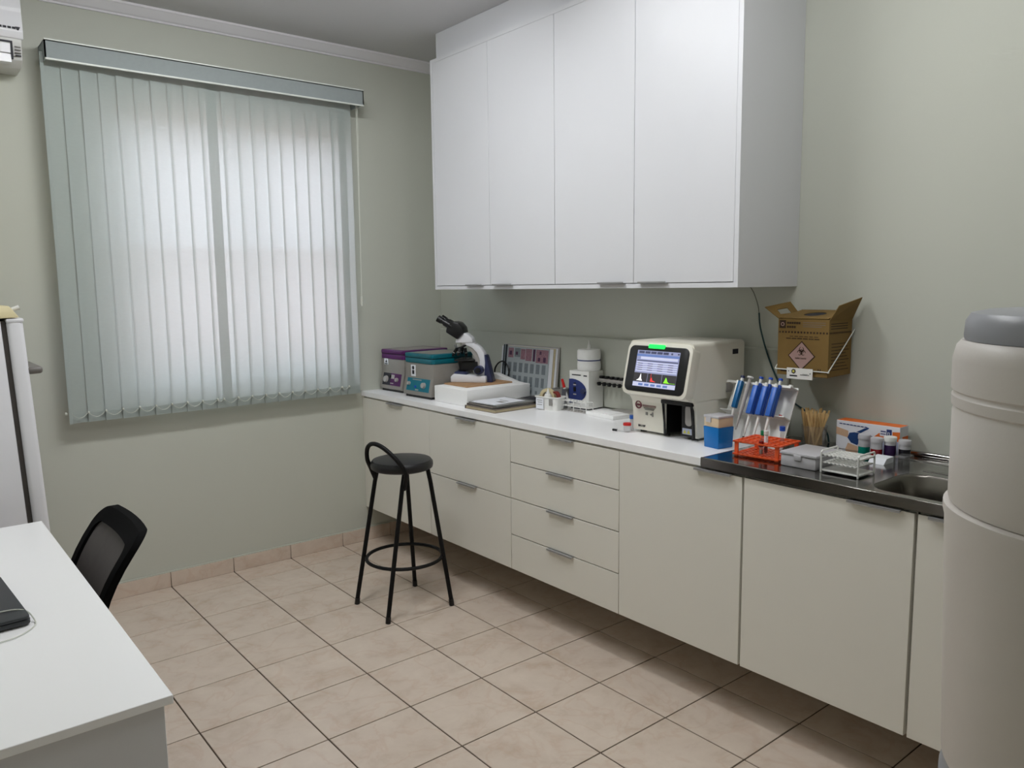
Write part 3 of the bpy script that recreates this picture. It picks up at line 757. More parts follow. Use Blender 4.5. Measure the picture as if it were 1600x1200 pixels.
# ---- two bench centrifuges
def centrifuge(label, loc, rz, w, d, colour, panel, purple):
    t = thing('centrifuge', label, 'centrifuge', (*loc, WT), rz)
    h = w/2
    part('body', B().prism([(.018, .195), (.018, .118), (0, .032), (0, .014), (d, .014), (d, .195)], (0, -h, 0), (1, 0, 0), (0, 0, 1), (0, w, 0), .004), 'cent', t, local=True)
    part('foot_plate', B().box(.012, d-.01, -h+.012, h-.012, 0, .015), 'blackplastic', t, local=True)
    part('collar', B().prism(rrect(.014, d+.003, -h-.003, h+.003, .02), (0, 0, .195), (1, 0, 0), (0, 1, 0), (0, 0, .0265), .003), colour, t, local=True)
    ld = part('lid', B().prism(rrect(.012, d+.004, -h-.004, h+.004, .022), (0, 0, .2245), (1, 0, 0), (0, 1, 0), (0, 0, .024), .006), colour, t, local=True)
    part('lid_inset', B().prism(rrect(.04, d-.03, -h+.03, h-.03, .03), (0, 0, .2485), (1, 0, 0), (0, 1, 0), (0, 0, .0012)), 'cent', ld, local=True)
    part('lid_seam', B().box(.02, d-.005, -h+.003, h-.003, .2205, .2255), 'blackplastic', t, local=True)
    # control panel on the sloping front: o = bottom, up the slope
    sl = Vector((.018, 0, .086)); sl.normalize(); nx = Vector((-sl.z, 0, sl.x))
    def P(v, s, off): return Vector((0, 0, .032))+sl*s+nx*off+Vector((0, v, 0))
    def plate(b, y0, y1, s0, s1, th):
        b.hexa([P(y1, s0, 0), P(y0, s0, 0), P(y0, s1, 0), P(y1, s1, 0), P(y1, s0, th), P(y0, s0, th), P(y0, s1, th), P(y1, s1, th)]); return b
    def knob(b, v, s, r, L): b.cyl(P(v, s, 0), P(v, s, L), r, r*.85, 14); return b
    cp = part('control_panel', plate(B(), -h+.025, h-.03, .006, .078, .0015), panel, t, local=True)
    if purple:
        part('dark_half', plate(B(), .012, h-.03, .006, .078, .002), 'dark', cp, local=True)
        part('display', plate(B(), -.028, .006, .046, .070, .003), 'greypl', cp, local=True)
        part('knob', knob(B(), .055, .040, .021, .014), 'greypl', cp, local=True)
        part('knob', knob(B(), .015, .058, .010, .010), 'blackplastic', cp, local=True)
        part('knob', knob(B(), -.060, .042, .013, .014), 'greypl', cp, local=True)
        part('caption', plate(B(), -.025, .01, .016, .021, .0022), 'greypl', cp, local=True)
        part('sticker', B().box(.016, .019, h-.075, h-.035, .158, .194), 'paper', t, local=True)
        part('sticker_text', B().box(.0155, .017, h-.070, h-.040, .160, .166).prism([(-.011, -.008), (.011, -.008), (0, .012)], (.0155, h-.056, .178), (0, 1, 0), (0, 0, 1), (.001, 0, 0)), 'dark', t, local=True)
    else:
        part('knob', knob(B(), h-.055, .045, .011, .016), 'greypl', cp, local=True)
        part('knob', knob(B(), -h+.075, .042, .017, .016), 'greypl', cp, local=True)
        part('button', knob(B(), .02, .03, .008, .005), 'bluecap', cp, local=True)
        part('caption', plate(plate(B(), -.03, .055, .068, .072, .0022), -.012, .018, .010, .017, .0022), 'greypl', cp, local=True)
        part('sticker', B().box(.0155, .019, h-.105, h-.062, .118, .182), 'paper', t, local=True)
        part('sticker_text', B().box(.015, .017, h-.094, h-.073, .130, .152).prism(circ(0, 0, .011, 12), (.015, h-.0835, .166), (0, 1, 0), (0, 0, 1), (.001, 0, 0)), 'dark', t, local=True)
    return t
centrifuge('grey bench centrifuge with a purple lid and purple panel, in the corner', (-.482, -.160), math.radians(2.5), .245, .34, 'purple', 'purplepanel', True)
centrifuge('grey bench centrifuge with a teal lid and teal panel, beside the microscope', (-.513, -.4985), math.radians(2.5), .272, .30, 'teal', 'tealpanel', False)

# ---- polystyrene box, cork board, microscope
fb = thing('foam_box', 'white polystyrene box under the microscope', 'box', (-.29, -.815, WT))
part('body', B().box(-.505, -.075, -.967, -.664, WT, WT+.0865, .005, 2), 'foam', fb)
part('raised_rim', B().prism([(-.67, WT+.084), (-.955, WT+.084), (-.88, WT+.090), (-.70, WT+.125), (-.67, WT+.125)], (-.115, 0, 0), (0, 1, 0), (0, 0, 1), (.038, 0, 0), .003), 'foam', fb)
BT = WT+.0865
mrz = math.atan2(.80, -.597)
single('cork_board', 'thin brown board lying between the microscope and the foam box', 'board',
       B().box(-.445, -.135, -.885, -.672, BT, BT+.008, .001, 1), 'board', loc=(-.29, -.78, BT))
MZ = BT+.008
ms = thing('microscope', 'white and navy binocular microscope standing on the foam box', 'microscope', (-.296, -.722, MZ), mrz)
def mp(name, b, m, parent=ms):
    b.bm.transform(Matrix.Diagonal((.95, .95, .915, 1))); return part(name, b, m, parent, local=True)
def xz(b, poly, w, bev=.003, y=0): return b.prism(poly, (0, y-w/2, 0), (1, 0, 0), (0, 0, 1), (0, w, 0), bev)
mp('base', xz(B(), [(.108, 0), (-.105, 0), (-.105, .040), (-.03, .042), (.03, .047), (.088, .052), (.108, .034)], .125, .006), 'scopewhite')
mp('base_top', xz(B(), [(.092, .046), (.015, .042), (.015, .050), (.035, .062), (.085, .064)], .098, .004), 'navy')
mp('lamp_collector', B().lathe([(0, .06), (.024, .06), (.026, .068), (.018, .076), (0, .076)], (.055, 0, 0), 20), 'blackplastic')
mp('brand_letter', B().box(.1045, .1062, -.035, .015, .010, .018), 'dark')
mp('arm', xz(B(), [(-.105, .02), (-.04, .03), (-.055, .085), (-.060, .13), (-.045, .175), (-.015, .205), (.03, .225), (.03, .242), (-.02, .238), (-.06, .215), (-.088, .175), (-.098, .12)], .058, .007), 'scopewhite')
mp('arm_web', xz(B(), [(-.09, .03), (-.045, .03), (-.02, .155), (.022, .225), (-.03, .235), (-.08, .18)], .03, .004), 'greypl')
mp('arm_back', xz(B(), [(-.138, .0), (-.105, .0), (-.088, .03), (-.094, .12), (-.090, .165), (-.100, .16), (-.12, .08)], .074, .004), 'navy')
for s in (-1, 1):
    k = mp('focus_knob', B().cyl((-.062, s*.028, .075), (-.062, s*.066, .075), .026, seg=22), 'navy')
    mp('fine_knob', B().cyl((-.062, s*.066, .075), (-.062, s*.084, .075), .016, seg=18), 'blackplastic', k)
mp('condenser', B().cyl((.052, 0, .075), (.052, 0, .125), .020, .028, 20).box(-.045, .05, -.025, .025, .07, .122, .004), 'blackplastic')
mp('stage', B().box(-.030, .088, -.046, .046, .126, .136, .003), 'blackplastic')
mp('slide_holder', B().box(.0, .07, -.036, .036, .136, .142, .002).box(.02, .028, .03, .045, .136, .150), 'blackplastic')
mp('nosepiece', B().cyl((.060, 0, .212), (.066, 0, .232), .036, seg=24), 'chrome')
mp('nosepiece_collar', B().cyl((.056, 0, .203), (.060, 0, .212), .032, .036, 24), 'blackplastic')
for a, L in ((.0, .058), (1.6, .046), (3.2, .05), (4.7, .04)):
    c = Vector((.058, 0, .208)); d = Vector((.34*math.cos(a)+.22, .34*math.sin(a), -.92)).normalized(); e = c+d*.006+Vector((.022*math.cos(a), .022*math.sin(a), 0))
    o = mp('objective', B().cyl(e, e+d*L*.75, .0095, .0095, 14).cyl(e+d*L*.75, e+d*L, .0095, .005, 14), 'blackplastic')
    mp('objective_band', B().cyl(e+d*L*.55, e+d*L*.62, .0100, seg=14), 'chrome', o)
mp('head', xz(B(), [(.085, .236), (-.022, .236), (-.018, .262), (.012, .290), (.040, .298), (.075, .270)], .07, .006), 'scopewhite')
mp('head_ring', B().cyl((.03, 0, .226), (.03, 0, .238), .03, seg=24), 'greypl')
hd = mp('binocular_body', xz(B(), [(.066, .256), (.028, .296), (.034, .330), (.060, .358), (.092, .366), (.128, .345), (.136, .300)], .104, .008), 'blackplastic')
ea = Vector((.86, 0, .51)).normalized()
for s in (-1, 1):
    o = Vector((.100, s*.031, .332))
    e = mp('eyepiece', B().cyl(o, o+ea*.052, .023, .021, 18).cyl(o+ea*.052, o+ea*.070, .0165, seg=18).cyl(o+ea*.070, o+ea*.100, .020, .0215, 18), 'blackplastic', hd)
    mp('eye_lens', B().cyl(o+ea*.105, o+ea*.1065, .013, seg=16), 'greypl', e) if False else None
single('microscope_cable', 'black cable looped up behind the microscope against the atlas', 'cable',
       B().tube(smooth_path([(-.10, -.655, 1.02), (-.066, -.635, 1.04), (-.064, -.64, 1.075), (-.064, -.675, 1.108), (-.066, -.725, 1.118), (-.066, -.765, 1.085), (-.068, -.77, 1.05), (-.070, -.755, 1.02)]), .0045, 7), 'blackplastic', loc=(-.07, -.7, 1.02))

# ---- blood cell atlas leaning on the upstand
at = thing('atlas', 'open blood cell picture atlas leaning against the wall behind the microscope', 'book', (-.05, -.92, WT))
AY0, AY1 = -.690, -1.150
lo, hi = Vector((-.062, 0, WT)), Vector((-.030, 0, 1.218)); up_ = (hi-lo); AH = up_.length; up_.normalize(); an = Vector((-up_.z, 0, up_.x))
def slab(b, y0, y1, s0, s1, o0, o1):
    def q(y, s, o): v = lo+up_*s+an*o; return Vector((v.x, y, v.z))
    return b.hexa([q(y0, s0, o0), q(y1, s0, o0), q(y1, s0, o1), q(y0, s0, o1), q(y0, s1, o0), q(y1, s1, o0), q(y1, s1, o1), q(y0, s1, o1)])
part('cover', slab(B(), AY0, AY1, 0, AH, -.012, -.009), 'greypl', at, smooth=False)
for k in range(3): part('page', slab(B(), AY0+.02, AY1+.012-.0*k+.014*k, .002, AH-.006-.003*k, -.008+.003*k, -.0065+.003*k), 'kraft' if k % 2 else 'paper', at, smooth=False)
pg = part('picture_page', slab(B(), AY0+.006, AY1+.068, .004, AH-.012, .0010, .0024), 'chartbg', at, smooth=False)
part('spine', slab(B(), AY0, AY0-.030, .003, AH-.004, .0012, .005), 'spine', at, smooth=False)
part('spine_strip', slab(B(), AY0-.012, AY0-.016, .003, AH-.004, .005, .0055), 'chartbg', at, smooth=False)
cw = (AY1+.068)-(AY0-.036)
def cell(b, u0, u1, s0, s1): return slab(b, AY0-.036+cw*u0, AY0-.036+cw*u1, AH*s0, AH*s1, .0024, .0029)
def pic(name, m, *q): part(name, cell(B(), *q), m, pg, smooth=False)
for q in ((.02, .15, .74, .93), (.33, .44, .72, .92), (.45, .60, .70, .93), (.70, .98, .68, .93)): pic('blood_picture', 'chartred', *q)
pic('grey_picture', 'chartblock', .18, .32, .76, .93)
pic('dark_cell_picture', 'chartdark', .625, .68, .70, .93)
for q in ((.05, .11, .79, .87), (.205, .26, .80, .86), (.75, .80, .71, .78), (.87, .93, .70, .79), (.78, .82, .84, .90)):
    part('dark_cell', slab(B(), AY0-.036+cw*q[0], AY0-.036+cw*q[1], AH*q[2], AH*q[3], .0028, .0032), 'chartdark', pg, smooth=False)
for k in range(7):
    u = .03+.137*k
    pic('grey_picture', 'chartblock', u, u+.085, .47, .65); pic('grey_picture', 'chartblock', u+.005, u+.07+.02*(k % 2), .22, .40)
    pic('caption_picture', 'chartblock', u+.02, u+.07, .09, .15)

# ---- folders with papers
def folder(label, x0, x1, y0, y1, z, h, rz, cov, pagem, dy=0):
    t = thing('folder', label, 'folder', ((x0+x1)/2, (y0+y1)/2, z), rz)
    w, d = (x1-x0)/2, (y1-y0)/2
    part('page_block', B().box(-w+.004, w-.004, -d+.004, d-.006, .002, h-.002), pagem, t, local=True, smooth=False)
    part('cover', B().box(-w, w, -d, d, 0, .002).box(-w, w, -d, d, h-.002, h).box(-w, w, d-.003, d, 0, h), cov, t, local=True, smooth=False)
folder('thick folder with cream pages at the bottom of the stack beside the foam box', -.532, -.250, -1.228, -.985, WT, .017, math.radians(1.5), 'folder', 'kraft')
folder('thin grey-brown folder in the middle of the folder stack', -.524, -.262, -1.212, -.990, WT+.017, .009, math.radians(-1), 'folder', 'chartblock')
folder('dark grey folder on top of the folder stack, under the papers', -.512, -.262, -1.215, -.992, WT+.026, .007, math.radians(2), 'mesh_grey', 'folder')
pz = WT+.033
for k, (l, r_) in enumerate((('white paper sheet under another sheet on the folder stack', 3), ('topmost white paper sheet on the folder stack', -2))):
    t = thing('paper_sheet', l, 'paper', (-.400, -1.095, pz+.0016*k), math.radians(r_), None)
    part('sheet', B().box(-.105+.006*k, .105, -.088, .088, 0, .0014), 'paper', t, local=True, smooth=False)
    if k: part('printed_line', B().box(-.03, .0, -.07, -.02, .0014, .0017).box(.02, .03, -.05, .02, .0014, .0017), 'greyprint', t, local=True, smooth=False)
t = thing('calculator', 'dark grey calculator lying behind the folder stack', 'calculator', (-.105, -1.06, WT), math.radians(8))
part('body', B().box(-.055, .055, -.075, .075, 0, .020, .004), 'dark', t, local=True); part('display', B().box(.015, .045, -.06, .06, .020, .0212), 'greyprint', t, local=True)
part('key', B().box(-.04, -.025, -.06, -.045, .02, .023), 'tape_red', t, local=True)
single('spectacle_case', 'black slim case lying between the folders and the calculator', 'case', B().box(-.235, -.178, -1.20, -1.02, WT, WT+.024, .008, 3), 'blackplastic', loc=(-.205, -1.11, WT))

# ---- white basket and what is in it
bk_t = thing('basket', 'small white plastic basket holding a dropper bottle and tape rolls', 'basket', (-.232, -1.318, WT), math.radians(11))
b = B(); A0, A1 = rrect(-.045, .020, -.062, .062, .012), rrect(-.052, .026, -.069, .069, .014)
I0, I1 = rrect(-.042, .017, -.059, .059, .010), rrect(-.0495, .0235, -.0665, .0665, .012)
LL = [[b.bm.verts.new((p[0], p[1], z)) for p in pl] for pl, z in ((A0, 0), (A1, .068), (I1, .068), (I0, .003))]
for a, c in zip(LL, LL[1:]):
    for k in range(len(a)): b.bm.faces.new((a[k], a[(k+1) % len(a)], c[(k+1) % len(a)], c[k]))
b.bm.faces.new(list(reversed(LL[0]))); b.bm.faces.new(LL[-1])
part('body', b, 'white', bk_t, local=True)
part('rim', B().tube([(p[0]*1.03, p[1]*1.03, .066) for p in A1], .0035, 6, True), 'white', bk_t, local=True)
part('paper_tag', B().box(-.0565, -.0545, .012, .058, .006, .060), 'paper', bk_t, local=True)
part('tag_text', B().box(-.0572, -.0562, .018, .052, .048, .051).box(-.0572, -.0562, .018, .048, .038, .041).box(-.0572, -.0562, .020, .050, .026, .029), 'greyprint', bk_t, local=True)
part('handle_slot', B().box(-.0555, -.051, -.040, -.022, .026, .058), 'greyprint', bk_t, local=True)
t = thing('dropper_bottle', 'white dropper bottle standing in the white basket', 'bottle', (-.258, -1.318, WT+.003))
part('body', B().lathe([(0, 0), (.019, 0), (.020, .004), (.020, .066), (.016, .074), (.009, .077), (0, .077)], (0, 0, 0), 20), 'white', t, local=True)
part('nozzle', B().lathe([(0, .076), (.0085, .077), (.008, .084), (.0035, .100), (.002, .104), (0, .104)], (0, 0, 0), 14), 'white', t, local=True)
def tape(label, c, m, rz, r=.036):
    t = thing('tape_roll', label, 'tape', c, rz)
    part('roll', B().lathe([(r*.68, -.010), (r, -.010), (r, .010), (r*.68, .010), (r*.68, -.010)], (0, 0, r), 30, Matrix.Rotation(PI/2, 4, 'Y')), m, t, local=True)
    part('core', B().lathe([(r*.60, -.0095), (r*.68, -.0095), (r*.68, .0095), (r*.60, .0095), (r*.60, -.0095)], (0, 0, r), 30, Matrix.Rotation(PI/2, 4, 'Y')), 'kraft', t, local=True)
tape('cream masking tape roll standing on edge in the white basket', (-.238, -1.294, WT+.020), 'tan', math.radians(20), .042)
tape('reddish-brown tape roll standing on edge in the white basket', (-.226, -1.340, WT+.024), 'tape_red', math.radians(-10), .034)
single('black_stapler', 'black stapler lying behind the white basket', 'stapler', B().box(-.16, -.135, -1.33, -1.215, WT, WT+.03, .006).box(-.16, -.137, -1.335, -1.22, WT+.036, WT+.052, .006).box(-.158, -.14, -1.232, -1.215, WT+.02, WT+.05), 'blackplastic', loc=(-.15, -1.28, WT))

# ---- pen holder with pens
ph = thing('pen_holder', 'grey metal mesh pen holder behind the clear wire rack', 'pen holder', (-.165, -1.313, WT), math.radians(8))
part('cup', B().box(-.032, .032, -.032, .032, 0, .003).box(-.033, -.031, -.033, .033, 0, .098).box(.031, .033, -.033, .033, 0, .098).box(-.033, .033, -.033, -.031, 0, .098).box(-.033, .033, .031, .033, 0, .098), 'mesh_grey', ph, local=True)
part('rim', B().tube([(-.033, -.033, .098), (.033, -.033, .098), (.033, .033, .098), (-.033, .033, .098)], .0025, 6, True), 'mesh_grey', ph, local=True)
def pen(label, base, top, r, body, capm, capfrac, tip=None):
    base, top = Vector(base), Vector(top); t = thing('pen', label, 'pen', base)
    k = base+(top-base)*(1-capfrac)
    part('barrel', B().cyl(base, k, r, seg=12), body, t); part('cap', B().cyl(k, top, r*1.12, r*.9, 12), capm, t)
pen('red-capped white marker leaning in the pen holder', (-0.147, -1.356, WT+.004), (-0.168, -1.324, WT+.148), .0072, 'white', 'red', .30)
pen('thin white pen with a red end in the pen holder', (-0.127, -1.360, WT+.004), (-0.127, -1.373, WT+.142), .0042, 'white', 'tape_red', .12)
pen('dark pen standing in the pen holder', (-0.132, -1.338, WT+.004), (-0.142, -1.353, WT+.135), .0042, 'dark', 'dark', .2)

# ---- clear wire tube rack
tr_ = thing('wire_rack', 'empty clear plastic tube rack in front of the blood mixer', 'rack', (-.204, -1.462, WT))
RX0, RX1, RY0, RY1 = -.222, -.176, -1.552, -1.376
for z in (.004, .028, .053):
    b = B()
    for x in (RX0, (RX0+RX1)/2, RX1): b.tube([(x, RY0, WT+z), (x, RY1, WT+z)], .0018, 5)
    for k in range(9):
        y = RY0+(RY1-RY0)*k/8; b.tube([(RX0, y, WT+z), (RX1, y, WT+z)], .0016, 5)
    part('wire_shelf', b, 'greypl' if z < .01 else 'white', tr_)
for x in (RX0, RX1):
    for y in (RY0, RY0+(RY1-RY0)*.5, RY1): part('post', B().cyl((x, y, WT), (x, y, WT+.055), .0022, seg=8), 'white', tr_)

# ---- blood tube mixer
bm_ = thing('blood_mixer', 'white blood tube mixer with a navy front and a clip arm', 'mixer', (-.135, -1.482, WT), math.radians(5))
# local: near front corner at the origin, width towards +y, depth towards +x
MW, MD, MH = .128, .112, .193
part('housing', B().box(0, MD, 0, MW, .006, MH, .003), 'white', bm_, local=True)
part('foot_plate', B().box(.006, MD-.004, .005, MW-.005, 0, .007), 'blackplastic', bm_, local=True)
pts = [(MW, .028), (MW, .150)]+[(MW*.86-(.095)*math.sin(a), .092+.060*math.cos(a)) for a in [PI*k/12 for k in range(0, 13)]]
dsp = part('navy_front', B().prism(pts, (-.0025, 0, 0), (0, 1, 0), (0, 0, 1), (.003, 0, 0)), 'navyprint', bm_, local=True)
part('switch', B().box(-.006, -.002, .082, .096, .09, .112).box(-.005, -.002, .084, .094, .128, .134), 'blackplastic', dsp, local=True)
part('indicator', B().box(-.005, -.002, .080, .098, .120, .126).box(-.005, -.002, .080, .098, .072, .078), 'greypl', dsp, local=True)
part('knob', B().cyl((-.002, .030, .095), (-.016, .030, .095), .013, seg=18), 'navy', dsp, local=True)
part('caption', B().box(-.0012, .001, .052, .110, .170, .175).box(-.0012, .001, .012, .034, .168, .174), 'dark', bm_, local=True)
arm = part('clip_arm', B().box(-.112+.05, -.112+.075, -1.985, -1.475, 1.068, 1.084, .002).cyl((-.05, -1.47, 1.076), (-.05, -1.44, 1.076), .008, seg=12), 'greypl', bm_)
for k in range(15):
    y = -1.49-k*.034
    part('clip', B().box(-.078, -.062, y-.006, y+.006, 1.050, 1.068, .002).box(-.062, -.038, y-.010, y+.010, 1.084, 1.098, .004).box(-.074, -.064, y-.012, y+.012, 1.058, 1.064), 'blackplastic', arm)
# ---- tissue roll and bottle on the mixer
tz = WT+MH+.0005
tr2 = thing('tissue_roll', 'white tissue roll with a blue band standing on the blood mixer', 'tissue', (-.080, -1.428, tz))
part('roll', B().lathe([(0, 0), (.054, 0), (.0585, .006), (.0595, .030), (.0565, .050), (.0565, .054), (.0590, .062), (.0590, .098), (.055, .105), (.02, .1055), (.02, .07), (0, .07)], (0, 0, 0), 40), 'paperroll', tr2, local=True)
part('band', B().lathe([(.0570, .0495), (.0578, .0495), (.0578, .0545), (.0570, .0545), (.0570, .0495)], (0, 0, 0), 40), 'navyprint', tr2, local=True)
t = thing('nozzle_bottle', 'small white nozzle bottle standing in the core of the tissue roll', 'bottle', (-.080, -1.428, tz+.0705))
part('body', B().lathe([(0, 0), (.015, 0), (.015, .032), (.010, .040), (0, .040)], (0, 0, 0), 18), 'white', t, local=True)
part('nozzle', B().lathe([(0, .0395), (.009, .040), (.008, .052), (.004, .066), (.003, .080), (0, .081)], (0, 0, 0), 14), 'white', t, local=True)

# ---- flat white tray with a second tray, left of the analyser
t = thing('reagent_tray', 'flat white tray lying left of the blood analyser', 'tray', (-.192, -1.665, WT), math.radians(-5))
part('body', B().box(-.052, .052, -.098, .098, 0, .019, .003), 'foam', t, local=True)
part('well_lid', B().box(-.046, .046, -.06, -.005, .019, .0215, .001).box(-.046, .046, .0, .055, .019, .0215, .001), 'foam', t, local=True)
single('grey_tray', 'flat pale grey tray behind the white tray, next to the wall', 'tray', B().box(-.13, -.025, -1.84, -1.58, WT, WT+.012, .003), 'greypl', loc=(-.08, -1.71, WT))

# ---- small things left of the analyser
t = thing('specimen_jar', 'small clear jar with a red screw cap in front of the analyser', 'jar', (-.418, -1.997, WT))
part('body', B().lathe([(0, .001), (.019, .001), (.020, .004), (.021, .034), (.0195, .0345), (.0185, .004), (0, .004)], (0, 0, 0), 24, Matrix.Diagonal((.72, .72, .85, 1))), 'clear', t, local=True)
part('cap', B().lathe([(0, .034), (.0235, .034), (.024, .037), (.0235, .046), (0, .047)], (0, 0, 0), 24, Matrix.Diagonal((.72, .72, .85, 1))), 'red', t, local=True)
t = thing('sample_tube', 'upright blue-capped tube between the red-capped jar and the analyser', 'tube', (-.375, -1.985, WT))
part('body', B().lathe([(0, 0), (.008, 0), (.0085, .003), (.0085, .052), (0, .052)], (0, 0, 0), 16), 'clearhaze', t, local=True)
part('cap', B().lathe([(0, .0505), (.0105, .0505), (.0105, .066), (0, .066)], (0, 0, 0), 16), 'bluelight', t, local=True)
t = thing('swab', 'short clear swab with a black end lying left of the red-capped jar', 'swab', (-.425, -1.965, WT))
part('shaft', B().cyl((-.425, -1.996, WT+.004), (-.435, -1.955, WT+.004), .0032, seg=10), 'clearhaze', t)
part('black_end', B().cyl((-.435, -1.956, WT+.005), (-.440, -1.935, WT+.005), .005, seg=12), 'blackplastic', t)

# ---- blood analyser
an_ = thing('blood_analyser', 'white blood analyser with a colour screen and green status light', 'analyser', (-.22, -2.164, WT))
YA0, YA1, YM = -2.000, -2.327, -2.176
XB = -.075
ZT = 1.318
hs = [p for p in rrect(YA1, YA0, 1.05, ZT, .018, 5) if p[1] > 1.1]+[(YA0, 1.0865), (YA1, 1.0865)]
hs = sorted(hs, key=lambda p: math.atan2(p[1]-1.2, p[1]*0+p[0]-(YA0+YA1)/2))
part('housing', B().prism(hs, (XB, 0, 0), (0, 1, 0), (0, 0, 1), (-.402-XB, 0, 0)), 'offwhite', an_)
sy = Vector((.0435, 0, .184)).normalized(); sxv = Vector((0, -1, 0)); sn = Vector((-sy.z, 0, sy.x))
so = Vector((-.4535, YA0-.011, 1.119))
part('screen_surround', B().prism(rrect(-.014, .319, -.018, .199, .030, 7), so+sn*-.001, sxv, sy, sn*-.050, .003), 'offwhite', an_)
part('chin', B().prism([(-.30, 1.0866), (-.404, 1.0866), (-.424, 1.093), (-.447, 1.106), (-.447, 1.13), (-.30, 1.13)], (0, YA1+.002, 0), (1, 0, 0), (0, 0, 1), (0, YA0-YA1-.004, 0)), 'offwhite', an_)
part('front_panel', B().prism([(-.20, .941), (-.383, .941), (-.386, 1.03), (-.392, 1.065), (-.408, 1.0875), (-.20, 1.0875)], (0, YM, 0), (1, 0, 0), (0, 0, 1), (0, YA0-YM, 0), .002), 'offwhite', an_)
part('rear_body', B().box(XB, -.245, YA1+.0125, YA0, .941, 1.087), 'offwhite', an_)
part('side_wall', B().prism([(-.245, .941), (-.372, .941), (-.38, 1.05), (-.40, 1.0875), (-.245, 1.0875)], (0, YA1, 0), (1, 0, 0), (0, 0, 1), (0, .012, 0)), 'offwhite', an_)
rc = part('recess', B().box(-.250, -.2445, YA1+.0125, YM, .941, 1.087).box(-.38, -.25, YM-.003, YM, .941, 1.085).box(-.38, -.25, YA1+.012, YA1+.016, .941, 1.085).box(-.395, -.25, YA1+.012, YM, 1.078, 1.0855), 'blackplastic', an_, smooth=False)
fr_o = rrect(YA1+.004, YM+.006, .925, 1.084, .014); fr_i = rrect(YA1+.014, YM-.003, .90, 1.074, .012)
part('recess_frame', B().prism([(-.386, .941), (-.391, .941), (-.397, 1.05), (-.405, 1.078), (-.40, 1.078)], (0, YA1+.004, 0), (1, 0, 0), (0, 0, 1), (0, .009, 0)).prism([(-.384, .941), (-.389, .941), (-.394, 1.05), (-.404, 1.078), (-.398, 1.078)], (0, YM-.003, 0), (1, 0, 0), (0, 0, 1), (0, .009, 0)).box(-.410, -.392, YA1+.004, YM+.006, 1.070, 1.0855, .003), 'blackplastic', rc)
part('probe_cover', B().box(-.365, -.245, YA1+.017, -2.242, .941, 1.078), 'blackplastic', rc, smooth=False)
part('probe_window', B().prism(rrect(-2.296, -2.262, .985, 1.068, .0150), (-.369, 0, 0), (0, 1, 0), (0, 0, 1), (.005, 0, 0)), 'greypl', rc)
ws = part('warning_label', B().box(-.3675, -.365, -2.303, -2.248, .950, .974), 'boxlilac', rc)
part('warning_sign', B().prism([(-.008, -.007), (.008, -.007), (0, .008)], (-.3685, -2.260, .961), (0, 1, 0), (0, 0, 1), (.0012, 0, 0)).prism([(-.008, -.007), (.008, -.007), (0, .008)], (-.3685, -2.279, .961), (0, 1, 0), (0, 0, 1), (.0012, 0, 0)), 'yellowsign', ws)
for y in (YA0-.03, YM+.02, YA1+.03):
    for x in (-.35, -.11): part('foot', B().cyl((x, y, WT), (x, y, .942), .014, seg=14), 'blackplastic', an_)
# screen on the sloping face
sy = Vector((.0435, 0, .184)).normalized(); sxv = Vector((0, -1, 0)); sn = Vector((-sy.z, 0, sy.x))
so = Vector((-.4535, YA0-.011, 1.119))
def so_at(off): return so+sn*off
BWd, BHt = .305, .186
bz = part('screen_bezel', B().prism(rrect(0, BWd, -.004, BHt-.002, .024, 6), so_at(-.002), sxv, sy, sn*.0038, .0012), 'blackplastic', an_)
s0x, s1x, s0y, s1y = BWd*.145, BWd*.862, .017, .165
SW_, SH_ = s1x-s0x, s1y-s0y
scr = part('screen', B().prism([(s0x, s0y), (s1x, s0y), (s1x, s1y), (s0x, s1y)], so_at(.0018), sxv, sy, sn*.0008), 'scrbg', bz, smooth=False)
def sc(name, m, rects, lvl=1, polys=()):
    b = B()
    for u0, u1, v0, v1 in rects:
        b.prism([(s0x+SW_*u0, s1y-SH_*v1), (s0x+SW_*u1, s1y-SH_*v1), (s0x+SW_*u1, s1y-SH_*v0), (s0x+SW_*u0, s1y-SH_*v0)], so_at(.0026), sxv, sy, sn*.0003*lvl)
    for pl in polys: b.prism([(s0x+SW_*u, s1y-SH_*v) for u, v in pl], so_at(.0026), sxv, sy, sn*.0003*lvl)
    return part(name, b, m, scr, smooth=False)
sc('menu_button', 'scrbtn', [(.04, .17, .02, .085), (.19, .31, .02, .085), (.33, .455, .02, .085), (.475, .60, .02, .085), (.62, .74, .02, .085), (.95, .985, .03, .075), (.80, .84, .03, .08)])
sc('title_bar', 'scrblue', [(0, 1, .105, .165)])
sc('table_row', 'scrrow', [(.10, .97, .175, .245)]+[(.02, .985, .315+.058*k, .350+.058*k) for k in range(5)])
sc('table_line', 'scrbtn', [(.02, .985, .272, .296)]+[(.05+.24*c, .17+.24*c, .352+.058*k, .371+.058*k) for c in range(4) for k in range(4)])
gp = sc('graph_panel', 'scrdark', [(0, .325, .625, .87), (.335, .665, .625, .87), (.675, 1, .625, .87)])
sc('white_curve', 'scrwhite', [], 2, [[(.07, .84), (.12, .80), (.145, .76), (.16, .65), (.17, .65), (.185, .78), (.215, .835), (.215, .845)]])
sc('red_curve', 'scrred', [(.41, .416, .63, .84)], 2, [[(.41, .845), (.425, .76), (.435, .72), (.445, .76), (.46, .81), (.53, .835), (.53, .845)]])
sc('green_curve', 'scrgreen', [(.72, .985, .838, .846)], 2, [[(.72, .846), (.745, .77), (.765, .69), (.785, .72), (.81, .80), (.86, .846)]])
sc('footer_bar', 'scrrow', [(.0, 1, .885, .995)])
sc('footer_button', 'scrblue', [(.14+.145*k, .245+.145*k, .91, .97) for k in range(5)], 2)
